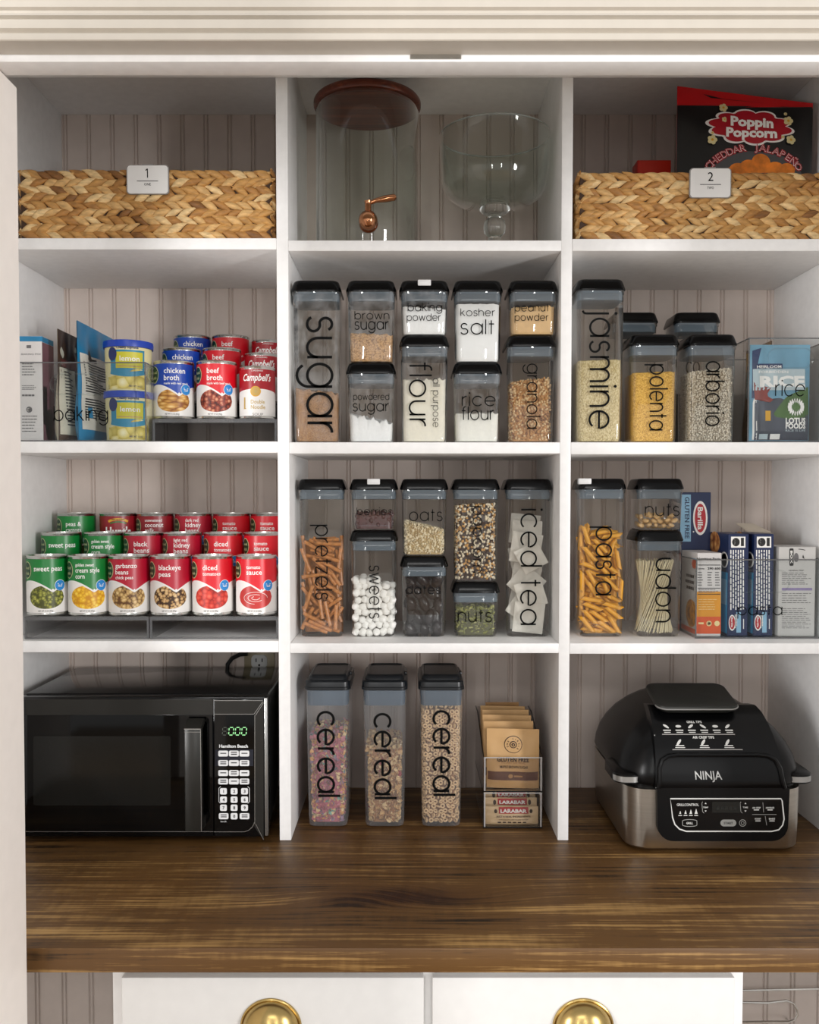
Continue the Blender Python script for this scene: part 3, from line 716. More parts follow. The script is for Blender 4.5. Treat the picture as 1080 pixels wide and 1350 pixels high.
place_all(src, ms[:290], 'yellow penne tube among the many in the jar lettered pasta', 'penne', 'penne in the tall pasta jar')
b = MB(); b.rbox(sA.cx + .004, sA.cy + .012, [(zr3 + .004, .031, .027, .006), (zp - .006, .031, .027, .006)]); o = b.build('penne_pile', PEN, None, 40, (sA.cx, sA.cy, zr3)); tag(o, 'packed penne deep inside the tall pasta jar', 'penne', kind='stuff')
UD = mat('udon_noodle', '#eadfbc', .55, var=.06, scale=90); b = MB(); L = Z_(735, Y3) - zr3 - .006
b.box(-.0011, .0011, -.0007, .0007, -L / 2, L / 2); src = b.build('udon_noodle', UD, None, 30, (0, 0, 0)); ms = []
for ring, R0, cnt in ((0, .0365, 37), (1, .0300, 24)):
    for i in range(cnt):
        a = 2 * PI * i / cnt + RND.uniform(-.025, .025); tw = 1.7 + .1 * ring
        p0 = Vector((R0 * math.cos(a), R0 * math.sin(a), 0)); p1 = Vector((R0 * math.cos(a + tw), R0 * math.sin(a + tw), L * .985 + RND.uniform(-.003, .003))); d = p1 - p0
        ms.append(M4(Vector((sB2.cx, sB2.cy, zr3 + .004)) + (p0 + p1) / 2, d.to_track_quat('Z', 'Y').to_matrix(), min(1.0, d.length / L)))
place_all(src, ms, 'flat pale udon noodle in the twisted bundle in the jar lettered udon', 'noodle', 'udon noodles in their jar')
NT1 = mat('shelled_nut', '#d2ab74', .4, var=.2, scale=120); b = MB(); b.ball((0, 0, 0), .0075, .0045, .0045, 0, 10, 7)
for v in b.v: v.z += 18 * v.x * v.x
src = b.build('nut', NT1, None, 60, (0, 0, 0)); ms = []
for row in range(3):
    for i in range(5):
        for k in range(3):
            z = zN + .0085 + row * .0088; 
            if row == 2 and (i + k) % 3 == 0: continue
            ms.append(M4((sB1.cx - .028 + i * .014 + (.003 if row % 2 else -.003) + RND.uniform(-.002, .002), sB1.cy - .029 + k * .016 + RND.uniform(-.002, .004), z + RND.uniform(-.002, .003)), rot(RND.uniform(-.8, .8), RND.uniform(-.9, .9), RND.uniform(0, 3.1)), RND.uniform(.85, 1.05)))
RND.shuffle(ms)
place_all(src, ms, 'curved golden shelled nut among those in the squat nuts jar', 'nut', 'nuts in the squat jar over the udon')

# ------------------------------------------------------------------ cereal dispensers on the counter
FROST = clear('frosted_plastic', '#f2f3f4', 1.2, .085, rough=.12)
NAVY = mat('navy_black_lid', '#12161b', .3, var=.05); COLLAR = clear('blue_collar', '#7d95a8', .6, .55, mcol=lin('#4f6b82'))
YC = .06
zL0, zL1 = Z_(910, YC), Z_(899, YC)
def cereal(label, cpx, rows, base, top):
    j = Jar(); j.cx = X_(cpx, YC, 950); j.hy = .073; j.cy = YC + .077; j.z0 = ZC; j.yf = YC
    t = thing('cereal_dispenser', label, 'cereal container', (j.cx, j.cy, ZC))
    b = MB(); b.rbox(j.cx, j.cy, [(ZC + .0003, .031, .066, .010), (ZC + .003, .0358, .0705, .012), (ZC + .01, .037, .0718, .013), (zL0 - .004, .0408, .0752, .013), (zL0 + .004, .0408, .0752, .013)], 0, 5, True, False)
    b.build('container', FROST, t, 50)
    b = MB(); b.rbox(j.cx, j.cy, [(zL0 - .0005, .0425, .077, .014), (zL0 + .0005, .0437, .0782, .0145), (zL0 + .005, .0437, .0782, .0145), (zL0 + .0058, .0428, .0772, .014), (zL0 + .0075, .0428, .0772, .014), (zL1 - .001, .0425, .0765, .014), (zL1 + .0015, .0405, .074, .013)], 0, 5)
    ld = b.build('lid', NAVY, t, 35)
    b = MB(); b.rbox(j.cx, j.cy + .002, [(zL1, .0375, .068, .012), (zL1 + .006, .0365, .066, .012), (zL1 + .0095, .0345, .062, .011), (zL1 + .0105, .032, .058, .010), (zL1 + .0085, .0305, .056, .009)], 0, 5)
    b.box(j.cx + .0365, j.cx + .0425, j.cy - .012, j.cy + .012, zL1, zL1 + .006, bev=.0015); b.build('flap', NAVY, ld, 35)
    b = MB(); zc = Z_(931, YC); b.rbox(j.cx, j.cy, [(zL0 + .003, .0392, .0732, .012), (zc, .0385, .0722, .012)], 0, 4, False, False); b.build('collar', COLLAR, t, 40)
    b = MB(); kk = (zL0 - ZC)
    def yat(z): return j.cy - (.0718 + (.0752 - .0718) * (z - ZC - .01) / kk) - .0009
    A, B_ = Z_(rows[0], YC), Z_(rows[1], YC); xb = X_(base, YC, 1000); xh = X_(top, YC, 1000) - xb
    word(b, 0, lambda u, v: Vector((xb + v, yat(A - u), A - u)), 'cereal', A - B_, xh, xh * .155, .26); b.build('lettering', INK, t)
    return j
c1 = cereal('cereal dispenser of pink and pastel rings and flakes beside the microwave', 431.5, (939, 1050), 419, 440)
c2 = cereal('cereal dispenser of bran flakes with red berry pieces, middle of the three', 507, (941.7, 1053), 494, 514.7)
c3 = cereal('cereal dispenser of oat rings, filled almost to its lid', 582, (938, 1048.7), 571.7, 592.5)
def flakes(name, label, j, py, step, mats, wts, size, core):
    b = MB(); zt_ = Z_(py, YC); zb = ZC + .007
    b.rbox(j.cx, j.cy, [(zb, .027, .060, .009), (zt_ - .006, .029, .062, .009)], 0)
    idx = list(range(1, len(mats) + 1))
    def flake(p):
        m = RND.choices(idx, wts)[0]; M = rrot(); k = RND.uniform(.65, 1.0) * size; cv = RND.uniform(.2, .6)
        vs = [M @ Vector((k * math.cos(2 * PI * i / 7) * RND.uniform(.8, 1.1), k * .75 * math.sin(2 * PI * i / 7), cv * k * math.cos(4 * PI * i / 7))) + Vector(p) for i in range(7)]
        c = M @ Vector((0, 0, -cv * k * .5)) + Vector(p); b.add(vs + [c], [(i, (i + 1) % 7, 7) for i in range(7)], m)
    z = zb + .006
    while z < zt_:
        w_ = .0266 + .003 * (z - zb) / .2; x = -w_
        while x < w_:
            for _ in range(2): flake((j.cx + x + RND.uniform(-.002, .002), j.cy - .0612 - .002 * (z - zb) / .2 + RND.uniform(0, .004), z + RND.uniform(-.002, .002)))
            x += step
        for sx in (-1, 1):
            y = -.06
            while y < .06: flake((j.cx + sx * (w_ - .0005), j.cy + y, z + RND.uniform(-.002, .002))); y += step * 1.3
        z += step * .85
    x = -.032
    while x < .032:
        y = -.064
        while y < .064: flake((j.cx + x, j.cy + y, zt_ - .003 + RND.uniform(-.003, .004))); y += step
        x += step
    o = b.build(name, [core] + mats, None, 50, (j.cx, j.cy, ZC)); tag(o, label, 'cereal', kind='stuff')
fm = {n: mat('cereal_' + n, c, .65, var=.12, scale=150) for n, c in dict(pink='#c87a86', rose='#b05a68', orange='#dca35f', cream='#e3c795', teal='#6f9d8f', mauve='#95778f', bran='#c99f68', tan='#dcbd8b', brown='#9a6b3d', red='#a03a40').items()}
flakes('pastel_cereal', 'pink, orange and teal cereal pieces in the dispenser beside the microwave', c1, 972, .0068, [fm[k] for k in ('pink', 'rose', 'orange', 'cream', 'teal', 'mauve')], (5, 2, 4, 4, 1.6, 2.5), .0066, fm['rose'])
flakes('bran_flakes', 'tan bran flakes with a few red berries in the middle dispenser', c2, 987, .0072, [fm[k] for k in ('bran', 'tan', 'brown', 'red')], (5, 5, 2, .35), .0074, fm['brown'])
OR_ = mat('oat_ring', '#dcb98a', .6, var=.1, scale=150); b = MB()
b.lathe([(.0034 + .0018 * math.cos(t), .0019 * math.sin(t)) for t in [2 * PI * i / 7 for i in range(8)]], (0, 0, 0), 12); src = b.build('oat_ring', OR_, None, 60, (0, 0, 0)); ms = []
zt_ = Z_(934, YC); z = ZC + .012; row = 0
rest = MB()
while z < zt_:
    w_ = .0318 + .0025 * (z - ZC) / .22; i = 0; x = -w_ + .0035 + (.0045 if row % 2 else 0)
    while x < w_ - .002:
        R3 = rot(PI / 2 + RND.gauss(0, .45), RND.gauss(0, .45), 0) if RND.random() < .55 else rrot()
        ms.append(M4((c3.cx + x + RND.uniform(-.001, .001), c3.cy - .0655 - .003 * (z - ZC) / .22 + RND.uniform(-.0008, .001), z + RND.uniform(-.001, .001)), R3)); x += .0093
    for sx in (-1, 1):
        for y in range(12): 
            M = rrot(); c = Vector((c3.cx + sx * (w_ - .001), c3.cy - .052 + y * .01, z)); rest.add([M @ v.co + c for v in src.data.vertices], [tuple(p.vertices) for p in src.data.polygons], 0)
    z += .0091; row += 1
place_all(src, ms, 'beige oat cereal ring among those in the dispenser filled almost to its lid', 'cereal ring', 'oat rings in the full dispenser')
rest.rbox(c3.cx, c3.cy + .004, [(ZC + .006, .027, .058, .008), (zt_ - .006, .030, .062, .008)], 1)
for x in range(7):
    for y in range(13):
        M = rrot(); c = Vector((c3.cx - .028 + x * .0093, c3.cy - .055 + y * .0095, zt_ - .001)); rest.add([M @ v.co + c for v in src.data.vertices], [tuple(p.vertices) for p in src.data.polygons], 0)
o = rest.build('oat_ring_pile', [OR_, fm['brown']], None, 60, (c3.cx, c3.cy, ZC)); tag(o, 'oat cereal rings along the sides and inside of the full dispenser', 'cereal', kind='stuff')
# ------------------------------------------------------------------ tins
TIN = mat('tin_metal', '#c8c8c4', .22, 1, var=.04)
LW = mat('label_white', '#e9e6e2', .4, var=.02); INKW = mat('print_white', '#f4f2ee', .45, var=.01); INKD = mat('print_dark', '#1c1a1a', .5)
LG = mat('label_green', '#0f7a32', .33, var=.04); LR = mat('label_red', '#d81124', .33, var=.04); LM = mat('label_crimson', '#b4122f', .33, var=.04)
LB = mat('label_blue', '#0b3fa6', .33, var=.04); LDR = mat('label_dark_red', '#8e1420', .33, var=.04); EMB = mat('emblem_green', '#0c3d24', .4); EMR = mat('emblem_ring', '#c9cf9a', .4)
BLU = mat('badge_blue', '#2385cf', .4); GOLD = mat('print_gold', '#d9a327', .4); GLD2 = mat('print_gold_dull', '#bfa15a', .4); GRY = mat('print_grey', '#8f8b88', .5)
PEAS = cells('print_peas', 190, [(.15, '#c2bd62'), (.4, '#8f923c'), (.7, '#4b4d1e')], .4, 0)
CORN = cells('print_corn', 170, [(.15, '#f6d85c'), (.45, '#e9b72a'), (.8, '#c98a16')], .4, 0)
GARB = cells('print_chickpeas', 165, [(.15, '#ead09a'), (.45, '#caa566'), (.8, '#63401f')], .4, 0)
BEYE = cells('print_blackeye', 175, [(.15, '#e6cf9f'), (.5, '#c49a63'), (.72, '#402814')], .4, 0)
DICE = cells('print_tomato', 120, [(.15, '#e8705a'), (.5, '#d43d2f'), (.85, '#8f1c17')], .4, 0)
STEW = cells('print_stew', 150, [(.15, '#d99a76'), (.45, '#9a3f2c'), (.8, '#4a1a12')], .4, 0)
BEAN = cells('print_beans', 160, [(.15, '#a85048'), (.5, '#7a2724'), (.8, '#3a100f')], .4, 0)
NOOD = cells('print_noodles', 120, [(.15, '#efcf8e'), (.45, '#cf9a4c'), (.8, '#8a4f1e')], .4, 0, (.5, 1, 1.6))
SAUCE = mat('print_sauce', '#c0322e', .35, var=.12, scale=25)
def canf(cx, cy, z0, r, u0, k=1):
    R = r + .00022 * k
    return lambda u, v: Vector((cx + R * math.sin(u / r + u0), cy - R * math.cos(u / r + u0), z0 + v))
def can_shell(t, cx, cy, z0, r, h):
    b = MB(); b.lathe([(.001, .002), (r - .004, .002), (r - .0035, 0), (r, .0003), (r + .0006, .0022), (r, .004), (r - .0006, .006), (r - .0006, h - .006), (r, h - .004), (r + .0007, h - .002), (r, h), (r - .0022, h), (r - .003, h - .004), (r - .012, h - .0042), (r - .0125, h - .0036), (.001, h - .0036)], (cx, cy, z0), 40)
    b.build('can', TIN, t, 30)
def arch(u, r, lo=.42, up=.17, n=15):
    d = math.degrees(u / r)
    if d < n: return lo + up * math.cos(math.radians(min(90, abs(d + 50) * 90 / (n + 50))))
    return lo + (up * .85) * math.sin(math.radians(min(90, (d - n) * 90 / 60)))
def store_can(label, cat, px, yc, z0, top, pic, lines, r=.0375, h=.111, badge=True, swirl=False, du=0, group=None):
    cx = X_(px, yc, 760); t = thing('food_can', label, cat, (cx, yc, z0), group); can_shell(t, cx, yc, z0, r, h)
    u0 = math.atan((0 - cx) / (yc + DIST)) * .9 + du; F = lambda k: canf(cx, yc, z0, r, u0, k); b = MB()
    v0, v1 = .006, h - .0062; us = [math.radians(a) * r for a in range(-180, 181, 5)]; bd = [arch(u, r) * h for u in us]
    F1 = F(1); n = len(us); b.add([F1(u, v0) for u in us] + [F1(u, bb) for u, bb in zip(us, bd)], [(i, i + 1, n + i + 1, n + i) for i in range(n - 1)], 1)
    b.add([F1(u, bb) for u, bb in zip(us, bd)] + [F1(u, v1) for u in us], [(i, i + 1, n + i + 1, n + i) for i in range(n - 1)], 0)
    # oval food picture following the two arches
    a_, vc = .033, .31 * h; pts_t, pts_b = [], []
    for i in range(33):
        x = -a_ + 2 * a_ * i / 32 - .0015; q = math.sqrt(max(0, 1 - ((x + .0015) / a_) ** 2)); 
        pts_t.append((x, min(vc + .2 * h * q, arch(x, r) * h - .0035))); pts_b.append((x, vc - .19 * h * q))
    F2 = F(2); b.add([F2(*p) for p in pts_b] + [F2(*p) for p in pts_t], [(i, i + 1, 33 + i + 1, 33 + i) for i in range(32)], 2)
    if swirl:
        for k, (aa, bb) in enumerate(((.022, .011), (.014, .0065), (.007, .003))): b.ribbon(3, F(3), [(-.001 + aa * math.cos(x), .30 * h + bb * math.sin(x)) for x in [k + i * .22 for i in range(22)]], .0007)
    ue = -math.radians(64) * r; b.ell(6, F(2), ue, .76 * h, .0118, .0158); b.ell(4, F(3), ue, .76 * h, .0105, .0145)
    b.text('food', 6, F(4), ue, .775 * h, .0075, None, .01, align='c'); b.text('club', 6, F(4), ue, .685 * h, .0075, None, .01, align='c')
    if badge:
        ub = math.radians(36) * r; b.ell(3, F(2), ub, .505 * h, .0105, .0105); b.ell(5, F(3), ub, .505 * h, .0097, .0097)
        for k in range(3): b.rect(3, F(4), ub - .005 + k * .0006, (.525 - k * .022) * h, ub + .005 - k * .0006, (.535 - k * .022) * h)
    for st, v, sz, u, wd in lines: b.text(st, 3, F(2), u, v * h, sz, wd, .012)
    b.text('NET WT 15 OZ (425g)', 7, F(2), -.016, .072 * h, .0042, .026, .01)
    b.ell(3, F(4), math.radians(15) * r, .43 * h, .0016, .0024, 12, 1)
    b.build('label', [top, LW, pic, INKW, EMB, BLU, EMR, INKD], t, 40)
    return t
# risers: three clear steps
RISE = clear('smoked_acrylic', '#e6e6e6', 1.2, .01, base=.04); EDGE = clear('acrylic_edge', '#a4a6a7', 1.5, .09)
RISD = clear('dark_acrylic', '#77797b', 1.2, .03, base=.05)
def riser(label, x0, x1, yf, zshelf, steps, dy, m):
    """steps: heights of the tops, front first"""
    t = thing('can_riser', label, 'riser', ((x0 + x1) / 2, yf, zshelf)); yb = yf + dy * len(steps); T = .0028
    for i, z in enumerate(steps):
        b = MB(); y0 = yf + dy * i; b.box(x0 + .0032, x1 - .0032, y0, y0 + dy - .0004, z - T, z - .0002, 0, .0006, 1)
        if i: b.box(x0 + .0032, x1 - .0032, y0, y0 + T, steps[i - 1] + .0002, z - T, 0)
        else: b.box(x0 + .0032, x1 - .0032, y0 - .0012, y0 + .0012, z - .0065, z + .001, 1, .0005, 1)
        b.build('step', [m, EDGE], t)
    prof = [(yf, zshelf + .0006)]
    for i, z in enumerate(steps): prof += [(yf + dy * i, z + .0006), (yf + dy * (i + 1), z + .0006)]
    prof.append((yb, zshelf + .0006))
    for xx in (x0, x1 - .003):
        b = MB(); n = len(prof); b.add([(xx, y, z) for y, z in prof] + [(xx + .003, y, z) for y, z in prof], [tuple(range(n)), tuple(range(2 * n - 1, n - 1, -1))] + [(i, (i + 1) % n, n + (i + 1) % n, n + i) for i in range(n)], 0)
        b.box(xx - .0004, xx + .0034, yf - .0008, yf + .002, zshelf + .0006, steps[0], 1); b.build('side_panel', [m, EDGE], t)
    b = MB(); b.box(x0 + .0032, x1 - .0032, yf, yf + .0025, zshelf + .0006, zshelf + .004, 0); b.build('front_rail', EDGE, t)
    return t
zl2, zl3 = ZS['l'][1], ZS['l'][2]
yc1, yc2, yc3 = .062, .145, .228
tz = [Z_(813, .024), Z_(703, yc2 - .0375) - .111, Z_(677, yc3 - .0375) - .111]
riser('clear three-step riser under the left half of the vegetable cans', X_(32.5, .02, 813), X_(196, .02, 813), .02, zl3, tz, .083, RISE)
riser('clear three-step riser under the right half of the vegetable cans', X_(198, .02, 813), X_(366.5, .02, 813), .02, zl3, tz, .083, RISE)
sp = lambda: [('sweet peas', .745, .0142, -.024, .052)]
cc = lambda: [('golden sweet', .825, .0088, -.024, .034), ('cream style', .725, .0125, -.024, .044), ('corn', .625, .0125, -.024, .0175)]
gb = lambda: [('garbanzo', .80, .012, -.025, .040), ('beans', .695, .012, -.025, .0245), ('chick peas', .615, .0085, -.025, .033)]
bp = lambda: [('blackeye', .765, .0135, -.022, .041), ('peas', .655, .0135, -.022, .022)]
dt = lambda: [('diced', .765, .0135, -.018, .027), ('tomatoes', .675, .0095, -.018, .033)]
ts = lambda: [('tomato', .785, .0095, -.018, .026), ('sauce', .69, .0128, -.018, .029)]
two = lambda a, b_, wa, wb: [(a, .765, .013, -.018, wa), (b_, .655, .013, -.018, wb)]
kid = lambda a: [(a, .845, .009, -.016, .026), ('kidney', .745, .013, -.016, .031), ('beans', .645, .013, -.016, .027)]
C1, C2, C3 = tz[0] + .0008, tz[1] + .0008, tz[2] + .0008
for px, label, top, pic, ln, sw in ((63, 'sweet peas can with a green top, front row far left', LG, PEAS, sp(), 0), (117.5, 'cream style corn can in front, with a picture of yellow corn', LG, CORN, cc(), 0), (170.5, 'garbanzo beans can with a crimson top, front row', LM, GARB, gb(), 0), (225.5, 'blackeye peas can with a crimson top, front row', LM, BEYE, bp(), 0), (280.5, 'diced tomatoes can in front, with a picture of cut tomatoes', LR, DICE, dt(), 0), (338, 'tomato sauce can in front, with a picture of red sauce', LR, SAUCE, ts(), 1)):
    store_can(label, 'can', px, yc1, C1, top, pic, ln, badge=top not in (LM,), swirl=sw, group='vegetable cans, front row')
for px, label, top, pic, ln in ((82, 'sweet peas can on the middle step, behind the front sweet peas', LG, PEAS, sp()), (138, 'cream style corn can on the middle step', LG, CORN, cc()), (190, 'crimson black beans can on the middle step', LM, BEAN, two('black', 'beans', .026, .029)), (241, 'crimson light red kidney beans can on the middle step', LM, BEAN, kid('light red')), (295, 'diced tomatoes can on the middle step', LR, DICE, dt()), (347.5, 'tomato sauce can on the middle step, beside the divider', LR, SAUCE, ts())):
    store_can(label, 'can', px, yc2, C2, top, pic, ln, group='vegetable cans, middle row')
for px, label, top, pic, ln in ((102, 'green peas and carrots can at the left of the top step', LG, PEAS, [('peas &', .765, .0125, -.02, .03), ('carrots', .655, .0125, -.02, .03)]), (205.5, 'dark red unsweetened coconut milk can on the top step', LDR, LW, [('unsweetened', .845, .0082, -.02, .034), ('coconut', .745, .0128, -.02, .037), ('milk', .645, .0128, -.02, .019)]), (256, 'dark red kidney beans can on the top step', LM, BEAN, kid('dark red')), (306, 'tomato sauce can on the top step, next to the kidney beans', LR, SAUCE, ts()), (355.5, 'tomato sauce can at the right end of the top step, by the divider', LR, SAUCE, ts())):
    store_can(label, 'can', px, yc3, C3, top, pic, ln, group='vegetable cans, top row')
# one tomato can of another make on the top step
def simple_can(label, px, yc, z0, r, h, mats, draw, group):
    cx = X_(px, yc, 600); t = thing('food_can', label, 'can', (cx, yc, z0), group); can_shell(t, cx, yc, z0, r, h)
    u0 = math.atan((0 - cx) / (yc + DIST)) * .9; b = MB(); draw(b, lambda k: canf(cx, yc, z0, r, u0, k), r, h); b.build('label', mats, t, 40); return t
def hunts(b, F, r, h):
    us = [math.radians(a) * r for a in range(-180, 181, 6)]; b.grid(F(1), us, [.006, h - .0062], 0)
    b.ribbon(2, F(2), [(.024 * math.sin(t), .78 * h + .012 * math.cos(t)) for t in [-.95 + i * .1 for i in range(20)]], .0045); b.ribbon(3, F(3), [(.020 * math.sin(t), .755 * h + .0095 * math.cos(t)) for t in [-.9 + i * .1 for i in range(19)]], .0022)
    b.text('100% NATURAL', 4, F(4), 0, .872 * h, .0038, .026, .015, align='c'); b.text("Hunt's", 1, F(2), 0, .59 * h, .0245, .052, .035, align='c')
    b.ell(5, F(2), 0, .3 * h, .026, .017)
simple_can('dark red can with large white lettering and a gold arc, on the top step', 155.5, yc3, C3, .0372, .111, [LDR, INKW, GOLD, LG, INKD, LR], hunts, 'vegetable cans, top row')

# soups, second shelf left
yb_ = .012; xb1 = X_(192, yb_, 530)
ys = [.095, .178, .2625]; RX0, RX1 = xb1 + .0008, X_(364.5, .055, 553)
sz = [Z_(553, .06), Z_(458, ys[1] - .037) - .109, Z_(441, ys[2] - .037) - .109]
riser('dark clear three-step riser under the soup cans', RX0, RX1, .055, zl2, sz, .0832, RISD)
for i, (pa, pb_) in enumerate(((232, 288), (242.5, 295), (256.5, 306.5))):
    pos = ('on the lowest step', 'on the middle step', 'on the top step')[i]
    store_can('blue chicken broth soup can ' + pos + ' of the soup riser', 'can', pa, ys[i], sz[i] + .0008, LB, NOOD, [('chicken', .78, .0142, -.018, .040), ('broth', .66, .0142, -.018, .028), ('made with real stock', .59, .006, -.018, .046)], r=.0375, h=.109, group='soup cans', badge=i == 0)
    store_can('red beef broth soup can ' + pos + ' of the soup riser', 'can', pb_, ys[i], sz[i] + .0008, LR, STEW, [('beef', .78, .0142, -.018, .023), ('broth', .66, .0142, -.018, .029), ('made with beef stock', .59, .006, -.018, .046)], r=.0375, h=.109, group='soup cans', badge=i == 0)
def campb(b, F, r, h):
    us = [math.radians(a) * r for a in range(-180, 181, 6)]; bd = [h * (.50 + .07 * math.cos(u / r)) for u in us]; n = len(us); F1 = F(1)
    b.add([F1(u, .006) for u in us] + [F1(u, c) for u, c in zip(us, bd)], [(i, i + 1, n + i + 1, n + i) for i in range(n - 1)], 1)
    b.add([F1(u, c) for u, c in zip(us, bd)] + [F1(u, h - .006) for u in us], [(i, i + 1, n + i + 1, n + i) for i in range(n - 1)], 0)
    b.text("Campbell's", 2, F(2), 0, .72 * h, .0185, .056, .018, .35, align='c'); b.text('CONDENSED', 2, F(2), 0, .895 * h, .0036, .022, align='c')
    b.ell(3, F(2), -.003, .52 * h, .0098, .0098); b.ell(4, F(3), -.003, .52 * h, .0078, .0078); b.ribbon(3, F(4), [(-.003 + .005 * math.cos(t), .52 * h + .005 * math.sin(t)) for t in [i * .4 for i in range(17)]], .0008)
    b.text('Double', 4, F(2), -.012, .29 * h, .0105, .026, .012); b.text('Noodle', 4, F(2), -.012, .19 * h, .0105, .027, .012); b.text('SOUP', 5, F(2), -.009, .065 * h, .0068, .02, .01)
    b.rect(4, F(2), -.027, .2 * h, -.0235, .41 * h); b.rect(4, F(2), -.0275, .19 * h, -.022, .205 * h)
for i, px in enumerate((340, 346, 354.5)):
    simple_can('red and white condensed noodle soup can ' + ('on the lowest step', 'on the middle step', 'on the top step')[i] + ' of the soup riser', px, ys[i] - .004, sz[i] + .0008, .0335, .0985, [mat('soup_red', '#a3121f', .33), LW, INKW, GOLD, GLD2, GRY], campb, 'soup cans')

# ------------------------------------------------------------------ baking bin, second shelf left
BIN = clear('bin_plastic', '#fafbfb', .9, 0, base=.02)
def clear_bin(label, x0, x1, y0, y1, z0, z1, words, handle, group=None, T=.0024):
    t = thing('clear_bin', label, 'bin', ((x0 + x1) / 2, y0, z0), group)
    b = MB(); zb = z0 + .0006
    b.box(x0, x1, y0, y1, zb, zb + T, 0)
    b.box(x0, x1, y0, y0 + T, zb + T, z1, 0); b.box(x0, x1, y1 - T, y1, zb + T, z1, 0)
    b.box(x0, x0 + T, y0 + T, y1 - T, zb + T, z1, 0); b.box(x1 - T, x1, y0 + T, y1 - T, zb + T, z1, 0)
    b.build('bin_body', BIN, t)
    b = MB()
    for pts in ([(x0, y0, z1), (x1, y0, z1), (x1, y1, z1), (x0, y1, z1), (x0, y0, z1)], [(x0, y0, zb + .001), (x1, y0, zb + .001)], [(x1, y0, zb), (x1, y0, z1)], [(x0, y0, zb), (x0, y0, z1)]): b.tube(pts, .0014, 6)
    b.build('edge', EDGE, t)
    if handle:
        hx0, hx1, hy0, hy1 = handle; hh = rring((hx1 - hx0) / 2, (hy1 - hy0) / 2, (hy1 - hy0) * .46, 6); b = MB()
        pts = [at((hx0 + hx1) / 2 + a, (hy0 + hy1) / 2 + c, y0 - .001) for a, c in hh]; b.tube(pts + [pts[0], pts[1]], .0017, 6); b.build('handle', BIN, t)
    b = MB()
    for st, a, c, base, top, kw in words: word_px(b, 0, st, y0 - .0006, a, c, base, top, **kw)
    b.build('lettering', INK, t); return t
yb_ = .012; xb1 = X_(192, yb_, 530)
clear_bin('clear bin lettered baking, holding baking bags and frosting tubs', XSL + .006, xb1, yb_, .285, zl2, Z_(478, yb_), [('baking', 71.5, 142, 554.6, 541, dict(wd=.11))], (67, 144, 493, 520))
zbb = zl2 + .0034
CARD = mat('carton_white', '#dcd8d6', .5, var=.02); BTXT = mat('print_text_grey', '#6c6a6b', .6); TEAL = mat('print_teal_blue', '#1f7fae', .45); MAUV = mat('print_mauve', '#7d5560', .45, var=.15, scale=30); ORNG = mat('print_rust', '#a6502a', .45, var=.3, scale=40)
def lines(b, m, P, x0, x1, y0, y1, n, th=.42, seed=1):
    r = random.Random(seed)
    for i in range(n):
        y = y0 + (y1 - y0) * i / n; e = x0 + (x1 - x0) * r.uniform(.72, 1); x = x0
        while x < e:
            q = min(e, x + (x1 - x0) * r.uniform(.08, .22)); b.rect(m, P, x, -(y + (y1 - y0) / n * th), q, -y); x = q + (x1 - x0) * .03
yq = .032; x0, x1 = X_(20, yq, 510), X_(56, yq, 510); b = MB(); zt = Z_(443, yq)
b.box(x0, x1, yq, yq + .055, zbb, zt, 0); P = pix(yq - .0004); b.rect(1, P, 20.5, -450, 55.8, -443.3); b.rect(2, P, 35, -459, 41, -455)
b.text('BAKING MIX', 2, P, 28, -468, 3.2, 26); lines(b, 2, P, 29, 48, 479, 497, 5, .35, 3); lines(b, 2, P, 29, 49, 508, 515, 3, .4, 4); lines(b, 2, P, 29, 48, 520, 523, 1, .8, 5)
b.ell(2, P, 38.5, -540, 4, 4); b.ell(0, P, 37.5, -540, 2.4, 2.4); lines(b, 2, P, 29, 50, 548, 572, 6, .3, 6)
xs = x1 + .0004; S = lambda u, v: Vector((xs, u, v)); b.rect(3, S, yq + .001, zbb + .001, yq + .054, zt - .011); b.rect(1, S, yq + .001, zt - .0105, yq + .054, zt - .0008)
b.rect(4, S, yq + .002, zbb + .03, yq + .02, zbb + .1); b.ell(4, S, yq + .03, zbb + .03, .02, .03)
o = b.build('baking_box', [CARD, TEAL, BTXT, MAUV, ORNG], None, 30, ((x0 + x1) / 2, yq, zbb)); tag(o, 'white and blue baking mix carton at the left end of the baking bin', 'box')
